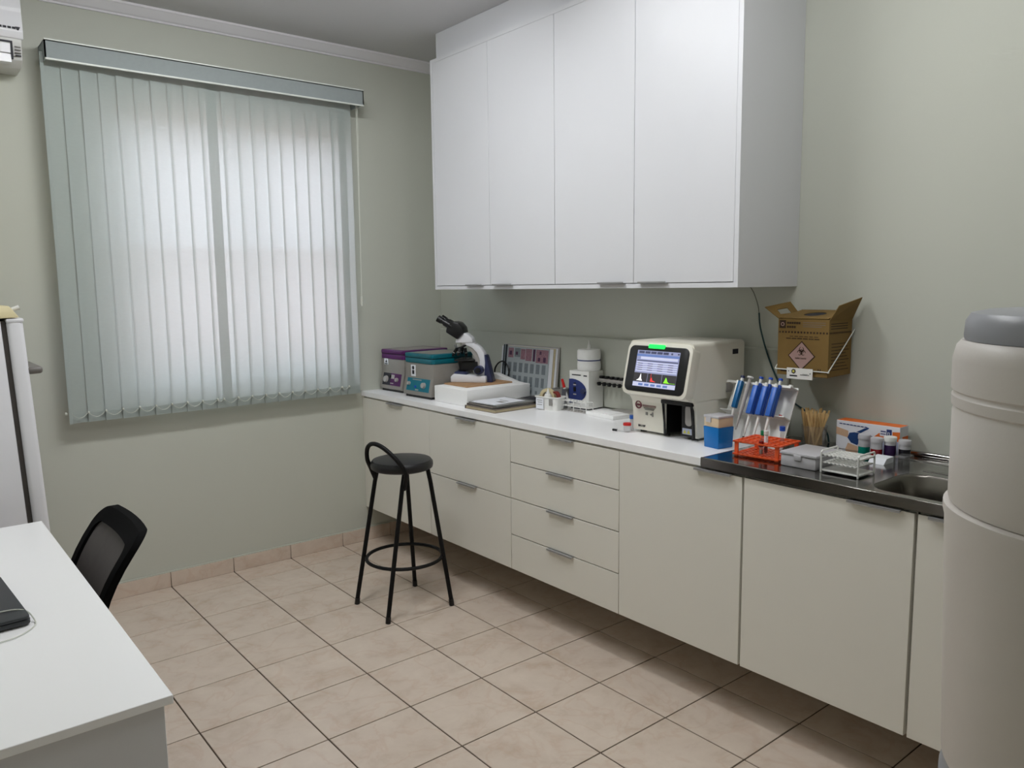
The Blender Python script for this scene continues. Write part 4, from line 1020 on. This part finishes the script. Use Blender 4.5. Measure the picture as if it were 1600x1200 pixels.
sl_c = so+sxv*BWd*.46+sy*(BHt-.005)
part('status_light', B().prism(rrect(-.042, .042, -.006, .010, .004), sl_c+sn*-.001, sxv, sy, sn*.005), 'ledgreen', an_)
# printed marks on the front panel
fx = -.3885
part('round_logo', B().ring(circ(-2.0355, 1.048, .0165, 24), circ(-2.0355, 1.048, .0125, 24), (-.3925, 0, 0), (0, 1, 0), (0, 0, 1), (.004, 0, 0)).box(-.391, -.387, -2.044, -2.039, 1.044, 1.052).box(-.391, -.387, -2.037, -2.033, 1.044, 1.052).box(-.391, -.387, -2.031, -2.027, 1.044, 1.052), 'maroon', an_)
part('red_print', B().box(-.391, -.386, -2.128, -2.056, 1.0475, 1.0500).box(-.3905, -.386, -2.128, -2.056, 1.0425, 1.0440), 'maroon', an_)
part('grey_print', B().box(-.3905, -.3855, -2.120, -2.062, 1.0355, 1.0385).box(-.3895, -.3855, -2.115, -2.068, 1.030, 1.0325).box(-.3885, -.384, -2.082, -2.072, 1.008, 1.020).box(-.3885, -.384, -2.112, -2.106, 1.004, 1.022).box(-.3885, -.384, -2.103, -2.096, 1.009, 1.015), 'greyprint', an_)
text_part('model_print', 'BH-10P', .0125, (-.3855, -2.030, .955), (0, -1, 0), (0, 0, 1), 'dark', an_, bold=.0004)
part('side_badge', B().box(-.155, -.118, YA1-.001, YA1+.001, 1.262, 1.282), 'dark', an_)
part('side_socket', B().box(-.195, -.145, YA1-.0012, YA1+.001, 1.110, 1.148).box(-.175, -.165, YA1-.002, YA1+.001, 1.115, 1.143), 'greypl', an_)

# ---- blue tip box
tb = thing('tip_box', 'blue pipette tip box with a cream upper tray, right of the analyser', 'box', (-.390, -2.436, WT), math.radians(-8))
part('base', B().hexa([(-.036, -.036, 0), (.040, -.036, 0), (.040, .036, 0), (-.036, .036, 0), (-.039, -.039, .080), (.042, -.039, .080), (.042, .039, .080), (-.039, .039, .080)], .002), 'tipblue', tb, local=True)
part('tray', B().box(-.037, .040, -.037, .037, .0805, .118, .002), 'tipcream', tb, local=True)
part('lid', B().box(-.039, .042, -.039, .039, .115, .124, .002).box(-.0415, -.0375, .0, .025, .098, .118), 'frosted', tb, local=True)

# ---- pipette stand and pipettes
PY0, PY1 = -2.350, -2.632
ps = thing('pipette_stand', 'white leaning pipette stand behind the orange tube rack', 'stand', (-.24, -2.49, .931))
pb, pt = Vector((-.268, 0, .931)), Vector((-.168, 0, 1.152)); pu = (pt-pb).normalized(); pn = Vector((-pu.z, 0, pu.x))
part('back_panel', B().prism([(PY0, 0), (PY1, 0), (PY1, (pt-pb).length), (PY0, (pt-pb).length)], pb, (0, 1, 0), pu, -pn*.004), 'white', ps)
q = pb+pu*.235
part('top_shelf', B().prism([(PY0, 0), (PY1, 0), (PY1, .050), (PY0, .050)], pb+pu*.230, (0, 1, 0), pn, pu*.004).prism([(PY0, 0), (PY1, 0), (PY1, .006), (PY0, .006)], pb+pu*.230+pn*.050, (0, 1, 0), -pu, pn*.003), 'white', ps)
part('lower_shelf', B().prism([(PY0, 0), (PY1, 0), (PY1, .046), (PY0, .046)], pb+pu*.112, (0, 1, 0), pn, pu*.004), 'white', ps)
b = B()
for y in (-2.42, -2.55): b.box(-.262, -.10, y-.002, y+.002, .931, .936).prism([(-.178, 1.12), (-.172, 1.12), (-.105, .933), (-.112, .933)], (0, y-.002, 0), (1, 0, 0), (0, 0, 1), (0, .004, 0))
part('brace', b, 'white', ps)
part('pipette_clip', B().cyl(pb+pu*.116+pn*.03+Vector((0, -2.607, 0)), pb+pu*.123+pn*.03+Vector((0, -2.607, 0)), .006, seg=10), 'red', ps)
part('end_knob', B().cyl(pb+pu*.234+pn*.03+Vector((0, -2.617, 0)), pb+pu*.242+pn*.03+Vector((0, -2.617, 0)), .008, seg=12), 'white', ps)
def pipette(label, y, kind):
    o = pb+pu*.105+pn*.062; o.y = y         # lower end of the body
    t = thing('pipette', label, 'pipette', o, 0, 'pipettes on the leaning stand')
    def at(s, n): v = o+pu*s+pn*n; return v
    w = .0105
    if kind == 'blue':
        part('body', B().prism([(y-w, 0), (y+w, 0), (y+w, .125), (y-w, .125)], Vector((o.x, 0, o.z))-pn*.014, (0, 1, 0), pu, pn*.017, .003), 'bluebody', t)
        part('grip', B().prism([(y-w, -.004), (y+w, -.004), (y+w, .110), (y-w, .110)], Vector((o.x, 0, o.z))+pn*.004, (0, 1, 0), pu, pn*.016, .003), 'bluelight', t)
        part('ejector_button', B().cyl(at(.109, .012), at(.124, .012), .0068, seg=12), 'white', t)
        part('plunger', B().cyl(at(.124, -.006), at(.143, -.006), .0052, seg=12), 'white', t)
        part('plunger_cap', B().cyl(at(.143, -.006), at(.151, -.006), .0082, seg=14), 'bluecap', t)
        part('shaft', B().cyl(at(0, .003), at(-.012, .003), .009, .0065, 12).cyl(at(-.012, .003), at(-.092, .003), .0058, .0035, 12), 'white', t)
        part('shaft_end', B().cyl(at(-.092, .003), at(-.100, .003), .0042, seg=10), 'blackplastic', t)
    elif kind == 'teal':
        part('body', B().prism([(y-w, .014), (y+w*.8, .014), (y+w*.8, .125), (y-w, .125)], Vector((o.x, 0, o.z))-pn*.008, (0, 1, 0), pu, pn*.020, .004), 'pipteal', t)
        part('grip', B().prism([(y+w*.8, .016), (y+w*1.5, .016), (y+w*1.5, .126), (y+w*.8, .126)], Vector((o.x, 0, o.z))-pn*.008, (0, 1, 0), pu, pn*.018, .002), 'white', t)
        part('plunger', B().cyl(at(.125, 0), at(.138, 0), .006, seg=12), 'white', t)
        part('plunger_cap', B().cyl(at(.138, 0), at(.147, 0), .0085, seg=14), 'navy', t)
        part('shaft', B().cyl(at(.016, 0), at(-.06, 0), .0055, .0035, 12), 'white', t)
    else:
        part('body', B().cyl(at(.025, 0), at(.122, 0), .0085, .0095, 14).cyl(at(-.01, 0), at(.026, 0), .0065, .0085, 14), 'greypl', t)
        part('plunger', B().cyl(at(.122, 0), at(.140, 0), .0055, seg=12), 'greypl', t)
        part('plunger_cap', B().cyl(at(.140, 0), at(.146, 0), .0125, seg=16), 'white', t)
        part('shaft', B().cyl(at(-.01, 0), at(-.07, 0), .0055, .003, 12), 'greypl', t)
pipette('teal-blue pipette with a navy button, leftmost on the stand', -2.424, 'teal')
pipette('grey-white pipette between the teal one and the blue ones on the stand', -2.458, 'grey')
pipette('bright blue pipette nearest the grey-white pipette on the stand', -2.502, 'blue')
pipette('bright blue pipette in the middle of the three bright blue ones', -2.543, 'blue')
pipette('bright blue pipette rightmost on the stand', -2.585, 'blue')

# ---- orange tube rack with tubes
SZ = .9312
ork = thing('tube_rack', 'orange plastic test tube rack on the steel top', 'rack', (-.405, -2.655, SZ), math.radians(4))
def lattice(z, th, hx, hy, nx, ny, bw):
    b = B()
    for k in range(nx): x = -hx+2*hx*k/(nx-1); b.box(x-bw, x+bw, -hy-bw, hy+bw, z, z+th)
    for k in range(ny): y = -hy+2*hy*k/(ny-1); b.box(-hx-bw, hx+bw, y-bw, y+bw, z+.0002, z+th-.0002)
    return b
part('top_plate', lattice(.052, .005, .074, .086, 6, 7, .0036), 'orange', ork, local=True, smooth=False)
part('bottom_plate', lattice(.006, .005, .074, .086, 9, 10, .0036), 'orange', ork, local=True, smooth=False)
for sx in (-.070, .070):
    for sy in (-.078, .078): part('leg', B().box(sx-.004, sx+.004, sy-.007, sy+.007, 0, .053, .001, 1), 'orange', ork, local=True)
def tube_(label, x, y, h, r, capm, caph, fill=None, fillh=0, lab=False, z=.944, capr=1.25):
    t = thing('test_tube', label, 'tube', (x, y, z))
    part('glass', B().lathe([(0, 0), (r*.6, .001), (r, .006), (r, h), (r*.88, h), (r*.86, .007), (0, .003)], (0, 0, 0), 16), 'clear', t, local=True)
    if fill: part('content', B().lathe([(0, .0035), (r*.8, .008), (r*.8, fillh), (0, fillh)], (0, 0, 0), 14), fill, t, local=True)
    if lab: part('paper_label', B().lathe([(r*1.03, h*.45), (r*1.05, h*.45), (r*1.05, h*.92), (r*1.03, h*.92)], (0, 0, 0), 16), 'paper', t, local=True)
    part('cap', B().lathe([(0, h-.004), (r*capr, h-.004), (r*capr, h+caph-.001), (r*capr*.9, h+caph), (0, h+caph)], (0, 0, 0), 16), capm, t, local=True)
pl = lambda x, y: (-.405+x*math.cos(math.radians(4))-y*math.sin(math.radians(4)), -2.655+x*math.sin(math.radians(4))+y*math.cos(math.radians(4)))
M['greencap'] = mat('green_cap', (20, 120, 74), .4)
tube_('green-capped tube in the orange rack', *pl(.0, .016), .064, .0058, 'greencap', .013)
tube_('short tube with a dark red cap at the front of the orange rack', *pl(-.059, -.012), .036, .0068, 'darkred', .016, 'greypl', .02)
tube_('white-labelled tube in the middle of the orange rack', *pl(-.030, -.014), .075, .0068, 'white', .010, 'darkred', .028, True)
tube_('tall tube with a blue cap at the back of the orange rack', *pl(.030, -.043), .084, .0078, 'bluecap', .012)

# ---- translucent box, white rack, sticks
t = thing('plastic_box', 'frosted clear plastic box between the orange rack and the white rack', 'box', (-.412, -2.830, SZ), 0)
part('base', B().box(-.080, .080, -.064, .064, 0, .040, .004), 'frosted', t, local=True)
part('lid', B().box(-.083, .083, -.067, .067, .040, .050, .003), 'frosted', t, local=True)
part('latch', B().box(-.0855, -.080, -.014, .014, .026, .044, .002), 'frosted', t, local=True)
wr = thing('tube_rack', 'small white plastic tube rack at the corner of the sink', 'rack', (-.436, -2.973, SZ), 0)
for z in (.056, .032, .006):
    b = lattice(z, .0035, .048, .056, 7, 9, .0028) if z > .01 else B().box(-.051, .051, -.059, .059, z, z+.0035)
    part('shelf', b, 'white', wr, local=True, smooth=False)
for s in (-1, 1):
    y = s*.062
    part('end_frame', B().tube([(-.052, y, .001), (-.052, y, .068), (-.048, y, .072), (.048, y, .072), (.052, y, .068), (.052, y, .001)], .0032, 8).box(-.054, .054, y-.0025, y+.0025, .0055, .010).box(-.054, .054, y-.0025, y+.0025, .055, .0595), 'white', wr, local=True)
t = thing('folded_card', 'small white folded card behind the white rack', 'card', (-.205, -2.975, SZ))
part('panel', B().hexa([(-.245, -3.0, SZ), (-.175, -3.0, SZ), (-.175, -2.945, SZ), (-.245, -2.945, SZ), (-.225, -3.0, SZ+.018), (-.175, -3.0, SZ+.020), (-.175, -2.945, SZ+.020), (-.225, -2.945, SZ+.018)]), 'paper', t)
t = thing('acrylic_stand', 'small clear acrylic stand in front of the stain jars', 'stand', (-.185, -3.03, SZ))
part('panel', B().box(-.215, -.14, -3.052, -3.015, SZ+.026, SZ+.029), 'clear', t, smooth=False)
part('side', B().box(-.215, -.14, -3.018, -3.015, SZ, SZ+.026).box(-.215, -.14, -3.052, -3.049, SZ, SZ+.026), 'clear', t, smooth=False)
cp_c = Vector((-.120, -2.674, SZ))
t = thing('clear_cup', 'clear plastic cup full of wooden sticks', 'cup', cp_c)
part('wall', B().lathe([(0, 0), (.038, 0), (.039, .003), (.047, .080), (.046, .080), (.038, .004), (0, .003)], (0, 0, 0), 28), 'clear', t, local=True)
rs = random.Random(4)
for k in range(40):
    a = 2*PI*((k*.618034) % 1); q_ = math.sqrt((k+.5)/40)
    rb = .030*q_; ra = .056*q_
    tw = a+rs.uniform(-1.1, 1.1)
    p0 = cp_c+Vector((rb*math.cos(tw), rb*math.sin(tw), .006))
    L = .122+.016*rs.random()
    p1 = cp_c+Vector((ra*math.cos(a)*.85, ra*math.sin(a), 0)); d = Vector((p1.x-p0.x, p1.y-p0.y, 0)); p1 = Vector((p1.x, p1.y, p0.z+math.sqrt(max(L*L-d.length**2, .005))))
    u = (p1-p0).normalized(); sd = u.cross(Vector((-.8+rs.uniform(-.5, .5), -.6+rs.uniform(-.5, .5), .1))).normalized(); nn = u.cross(sd)
    w_, h_ = .0036, .0009
    b = B().hexa([p0-sd*w_-nn*h_, p0+sd*w_-nn*h_, p0+sd*w_+nn*h_, p0-sd*w_+nn*h_, p1-sd*w_-nn*h_, p1+sd*w_-nn*h_, p1+sd*w_+nn*h_, p1-sd*w_+nn*h_], .0006, 1)
    single('wooden_stick', 'pale flat wooden applicator stick in the clear cup', 'stick', b, 'wood', 'wooden sticks in the clear cup', loc=p0)

# ---- glove carton
GX0, GX1, GY0, GY1, GH = -.088, -.024, -2.744, -2.978, .106
gb = thing('glove_carton', 'orange and white glove carton at the wall behind the stain jars', 'box', (-.056, -2.861, SZ))
part('carton', B().box(GX0, GX1, GY1, GY0, SZ, SZ+GH, .001, 1), 'boxwhite', gb)
gw = GY0-GY1
def gp_(name, m, polys, lvl=1):
    b = B()
    for pl_ in polys: b.prism([(u*gw, v*GH) for u, v in pl_], (GX0-.0002-.00025*lvl, GY0, SZ), (0, -1, 0), (0, 0, 1), (.0005, 0, 0))
    return part(name, b, m, gb, smooth=False)
gp_('tan_print', 'boxskin', [[(.0, .50), (.0, .76), (.2, .66), (.2, .42)], [(.16, .0), (.36, .0), (.36, .16), (.2, .24)]])
gp_('lilac_print', 'boxlilac', [[(.62, .04), (.98, .04), (.98, .5), (.80, .5), (.62, .38)]])
gp_('orange_print', 'boxorange', [[(.57, .50), (.68, .72), (.78, .80), (1, .84), (1, .52), (.82, .50)]])
part('orange_top', B().box(GX0+.001, GX1-.001, GY1+.001, GY0-.001, SZ+GH, SZ+GH+.0006), 'boxorange', gb, smooth=False)
part('orange_side', B().box(GX0+.02, GX1-.002, GY1-.0006, GY1, SZ+.002, SZ+GH*.66), 'boxorange', gb, smooth=False)
gp_('glove_print', 'boxblue', [[(.19, .42), (.22, .60), (.30, .64), (.46, .62), (.58, .585), (.66, .53), (.67, .49), (.58, .52), (.47, .50), (.40, .47), (.38, .30), (.35, .20), (.25, .26)], [(.33, .66), (.46, .82), (.52, .86), (.53, .83), (.44, .70), (.40, .64)]], 2)
gp_('label_print', 'boxwhite', [[(.70, .64), (.89, .64), (.89, .90), (.70, .90)]], 2)
gp_('navy_square', 'navyprint', [[(.80, .65), (.88, .65), (.88, .89), (.80, .89)]], 3)
gp_('caption', 'navyprint', [[(.05+.058*k, .875-.004*k), (.05+.058*k+.046, .873-.004*k), (.05+.058*k+.046, .905-.004*k), (.05+.058*k, .907-.004*k)] for k in range(8)]+[[(.71, .70), (.79, .70), (.79, .73), (.71, .73)], [(.71, .78), (.79, .78), (.79, .82), (.71, .82)]], 3)
text_part('letter', 'n', .022, (GX0-.0016, GY0-gw*.812, SZ+GH*.70), (0, -1, 0), (0, 0, 1), 'boxwhite', gb)

# ---- stain jars
def jar(label, x, y, r, h, liq, lh, capm):
    t = thing('stain_jar', label, 'jar', (x, y, SZ))
    part('wall', B().lathe([(r*.9, lh), (r, lh), (r, h), (r*.93, h), (r*.9, lh)], (0, 0, 0), 24), 'frosted', t, local=True)
    part('stain', B().lathe([(0, 0), (r*.95, 0), (r, .003), (r, lh), (0, lh)], (0, 0, 0), 24), liq, t, local=True)
    part('cap', B().lathe([(0, h-.002), (r*1.08, h-.002), (r*1.1, h+.001), (r*1.1, h+.012), (r*1.04, h+.015), (0, h+.0155)], (0, 0, 0), 24), capm, t, local=True)
jar('stain jar with teal liquid, leftmost in front of the glove carton', -.128, -2.872, .0195, .058, 'tealliq', .030, 'frosted')
jar('stain jar with red liquid, in front of the glove carton', -.155, -2.930, .0190, .058, 'redliq', .034, 'frosted')
jar('stain jar with purple liquid and a white lid, in front of the glove carton', -.132, -2.966, .0195, .064, 'purpliq', .050, 'white')
jar('stain jar with blackish liquid, rightmost in front of the glove carton', -.118, -3.010, .0190, .056, 'blackliq', .040, 'frosted')

# ================================================================== SHARPS CARTON AND BRACKET ON THE WALL
sh = thing('sharps_carton', 'brown cardboard sharps carton with a biohazard diamond, on the wall', 'carton', (-.09, -2.646, 1.20))
QX, QY0, QY1, QZ0, QZ1 = -.175, -2.543, -2.749, 1.200, 1.411
part('box', B().hexa([(QX, QY1, QZ0), (-.012, QY1, QZ0+.004), (-.012, QY0, QZ0+.004), (QX, QY0, QZ0), (QX, QY1, QZ1), (-.012, QY1, QZ1), (-.012, QY0, QZ1), (QX, QY0, QZ1)], .0008, 1), 'cardboard', sh, smooth=False)
# lid panel rising to the back, with a round opening
lo_ = rrect(0, .163, QY1+.003, QY0-.003, .002, 5)
cxh, cyh = .082, (QY0+QY1)/2
n = len(lo_)
lo_s = sorted(lo_, key=lambda p: math.atan2(p[1]-cyh, p[0]-cxh))
li_ = [(cxh+.042*math.cos(math.atan2(p[1]-cyh, p[0]-cxh)), cyh+.042*math.sin(math.atan2(p[1]-cyh, p[0]-cxh))) for p in lo_s]
# denser ring so that the opening is round
def square_ring(nseg=36):
    o, i_ = [], []
    for k in range(nseg):
        a = 2*PI*k/nseg; dx, dy = math.cos(a), math.sin(a); tt = min(.0815/abs(dx) if abs(dx) > 1e-6 else 9, .1/abs(dy) if abs(dy) > 1e-6 else 9)
        o.append((cxh+dx*tt, cyh+dy*tt)); i_.append((cxh+.040*dx, cyh+.040*dy))
    return o, i_
so_, si_ = square_ring()
lu = Vector((.163, 0, .026)).normalized()
lidp = part('lid_panel', B().ring(so_, si_, (QX, 0, QZ1+.002), lu, (0, 1, 0), (0, 0, .0025)), 'cardboard', sh, smooth=False)
part('opening', B().prism(circ(cxh, cyh, .041, 28), (QX, 0, QZ1+.0012), lu, (0, 1, 0), (0, 0, .0008)), 'dark', lidp, smooth=False)
part('back_edge', B().box(-.016, -.012, QY1, QY0, QZ1, QZ1+.03), 'cardboard', lidp, smooth=False)
def flap(h0, h1, t1, t0, th, cut):
    h0, h1, t0, t1 = map(Vector, (h0, h1, t0, t1)); nrm = (h1-h0).cross(t0-h0).normalized()*th
    def at(u, v): return (h0*(1-u)+h1*u)*(1-v)+(t0*(1-u)+t1*u)*v
    b = B()
    if cut:
        o = [at(0, 0), at(1, 0), at(1, 1), at(0, 1)]; i_ = [at(.25, .30), at(.72, .30), at(.72, .66), at(.30, .66)]
        for off in (0, 1): pass
        L = [[b.bm.verts.new(p+nrm*f) for p in pl_] for f in (0, 1) for pl_ in (o, i_)]
        for i in range(4):
            j = (i+1) % 4
            b.bm.faces.new((L[0][i], L[0][j], L[1][j], L[1][i])); b.bm.faces.new((L[2][i], L[3][i], L[3][j], L[2][j]))
            b.bm.faces.new((L[0][i], L[2][i], L[2][j], L[0][j])); b.bm.faces.new((L[1][i], L[1][j], L[3][j], L[3][i]))
        bmesh.ops.recalc_face_normals(b.bm, faces=list(b.bm.faces))
    else:
        b.hexa([at(0, 0), at(1, 0), at(1, 1), at(0, 1), at(0, 0)+nrm, at(1, 0)+nrm, at(1, 1)+nrm, at(0, 1)+nrm])
    return part('flap', b, 'cardboard', sh, smooth=False)
flap((QX, QY0, QZ1), (-.014, QY0, QZ1), (-.028, -2.500, 1.470), (-.160, -2.472, 1.452), .0025, True)
flap((QX, QY1, QZ1), (-.014, QY1, QZ1), (-.020, -2.786, 1.490), (-.145, -2.766, 1.462), .0025, False)
def fprint(name, m, polys, x=QX-.0006):
    b = B()
    for pl_ in polys: b.prism(pl_, (x, 0, 0), (0, 1, 0), (0, 0, 1), (.0006, 0, 0))
    return part(name, b, m, sh, smooth=False)
rect = lambda y0, z0, y1, z1: [(y0, z0), (y1, z0), (y1, z1), (y0, z1)]
fprint('dark_dot', 'cardprint', [rect(-2.5475-.0127*k, 1.3585-.0*k, -2.5475-.0127*k-.0068, 1.3655) for k in range(16)])
fprint('logo_square', 'cardprint', [rect(-2.549, 1.376, -2.575, 1.406)])
fprint('logo_mark', 'pinkprint', [circ(-2.562, 1.391, .0075, 12)], QX-.001)
fprint('logo_core', 'cardprint', [circ(-2.562, 1.391, .0045, 12)], QX-.0013)
fprint('heading_print', 'cardprint', [rect(-2.580-.0094*k, 1.3925, -2.580-.0094*k-.0078, 1.4005) for k in range(6)]+[rect(-2.580-.0094*k, 1.3775, -2.580-.0094*k-.0076, 1.3855) for k in range(4)])
fprint('fine_print', 'folder', [rect(-2.645, 1.398, -2.735, 1.4), rect(-2.645, 1.390, -2.735, 1.392), rect(-2.645, 1.383, -2.72, 1.385)])
fprint('notice_print', 'cardprint', [rect(-2.592-.02*k, 1.3455, -2.592-.02*k-.015, 1.3480) for k in range(6)]+[rect(-2.578-.023*k, 1.337, -2.578-.023*k-.019, 1.3405) for k in range(6)])
DCY, DCZ, DR = -2.643, 1.275, .0555
fprint('hazard_diamond', 'cardprint', [[(DCY-DR, DCZ), (DCY, DCZ+DR), (DCY+DR, DCZ), (DCY, DCZ-DR)]])
dm = fprint('diamond_field', 'pinkprint', [[(DCY-DR+.005, DCZ), (DCY, DCZ+DR-.005), (DCY+DR-.005, DCZ), (DCY, DCZ-DR+.005)]], QX-.0011)
b = B()
bz_ = DCZ+.016
def arcpoly(cy, cz, r, a0, a1, w0, w1, n=14):
    o = []; i_ = []
    for k in range(n+1):
        a = a0+(a1-a0)*k/n; w = w0+(w1-w0)*abs(2*k/n-1)
        o.append((cy+(r+w)*math.cos(a), cz+(r+w)*math.sin(a))); i_.append((cy+(r-w)*math.cos(a), cz+(r-w)*math.sin(a)))
    return o+list(reversed(i_))
for k in range(3):
    a = PI/2+2*PI*k/3; c = (DCY+.0085*math.cos(a), bz_+.0085*math.sin(a))
    b.prism(arcpoly(c[0], c[1], .0085, a+.45-2*PI+PI/3.0*0, a-.45, .0022, .0008), (QX-.0016, 0, 0), (0, 1, 0), (0, 0, 1), (.0006, 0, 0))
b.ring(circ(DCY, bz_, .0085, 20), circ(DCY, bz_, .0066, 20), (QX-.0017, 0, 0), (0, 1, 0), (0, 0, 1), (.0006, 0, 0))
part('biohazard_symbol', b, 'cardprint', sh, smooth=False)
text_part('diamond_print', 'INFECTANTE', .0078, (QX-.0014, DCY+.025, DCZ-.012), (0, -1, 0), (0, 0, 1), 'cardprint', sh)
fprint('lower_mark', 'cardprint', [rect(-2.71, 1.216, -2.722, 1.218), rect(-2.71, 1.224, -2.714, 1.23), rect(-2.718, 1.224, -2.722, 1.23), rect(-2.558, 1.212, -2.585, 1.222)])
b = B()
for k in range(16): b.box(QX+.004+k*.0098, QX+.004+k*.0098+.0055, QY1-.0006, QY1, 1.3590, 1.3655)
for k in range(3): b.box(QX+.012, QX+.13, QY1-.0006, QY1, 1.376+.009*k, 1.379+.009*k)
for k in range(9): b.box(QX+.02, QX+.145-.012*(k % 3), QY1-.0005, QY1, 1.225+.012*k, 1.2275+.012*k)
part('side_print', b, 'cardprint', sh, smooth=False)
br_ = thing('wire_bracket', 'white wire wall bracket with a white plate holding the sharps carton', 'bracket', (-.1, -2.646, 1.19))
zf = 1.221; xf = QX-.004
part('wire', B().tube(smooth_path([(-.004, -2.5375, 1.372), (-.02, -2.5375, 1.355), (xf+.015, -2.5375, zf+.015), (xf, -2.541, zf), (xf, -2.56, zf), (xf, -2.74, zf), (xf, -2.751, zf), (xf+.015, -2.7545, zf+.015), (-.02, -2.7545, 1.355), (-.004, -2.7545, 1.372)], 5), .0022, 6), 'trimwhite', br_)
part('support_wire', B().tube([(-.004, -2.60, 1.21), (-.01, -2.60, 1.1955), (xf+.004, -2.60, 1.1935), (xf, -2.60, zf)], .002, 6).tube([(-.004, -2.69, 1.21), (-.01, -2.69, 1.1955), (xf+.004, -2.69, 1.1935), (xf, -2.69, zf)], .002, 6), 'trimwhite', br_)
pt_ = part('name_plate', B().box(xf-.0055, xf-.0025, -2.695, -2.590, 1.188, 1.229, .0006, 1), 'white', br_)
b = B(); xx = xf-.0062
b.prism(circ(-2.6185, 1.2165, .0095, 6, a0=.3), (xx, 0, 0), (0, 1, 0), (0, 0, 1), (.0006, 0, 0)).box(xx, xx+.0006, -2.634, -2.603, 1.1975, 1.2025).box(xx, xx+.0006, -2.682, -2.646, 1.204, 1.206).box(xx, xx+.0006, -2.676, -2.655, 1.208, 1.209).cyl((xx, -2.5985, 1.2165), (xx+.001, -2.5985, 1.2165), .0022, seg=8).cyl((xx, -2.686, 1.2115), (xx+.001, -2.686, 1.2115), .0022, seg=8)
part('plate_print', b, 'dark', pt_, smooth=False)
part('plate_logo_core', B().prism(circ(-2.6185, 1.2165, .005, 6, a0=.3), (xx-.0004, 0, 0), (0, 1, 0), (0, 0, 1), (.0006, 0, 0)), 'yellowsign', pt_, smooth=False)

# ================================================================== CABLE FROM THE WALL CABINET
cb = thing('wall_cable', 'dark green cable hanging from the wall cabinet down behind the pipettes', 'cable', (-.02, -2.40, 1.0))
part('thin_lead', B().tube(smooth_path([(-.03, -2.318, UZ0-.001), (-.025, -2.335, 1.50), (-.022, -2.352, 1.45), (-.022, -2.358, 1.41)]), .0018, 6), 'greycable', cb)
part('thick_lead', B().tube(smooth_path([(-.022, -2.357, 1.425), (-.022, -2.366, 1.36), (-.022, -2.40, 1.26), (-.022, -2.445, 1.165), (-.024, -2.50, 1.09), (-.022, -2.575, 1.045), (-.020, -2.63, 1.015), (-.022, -2.67, .97), (-.022, -2.68, .934)]), .0034, 7), 'darktealcable', cb)
bpy.context.view_layer.update()
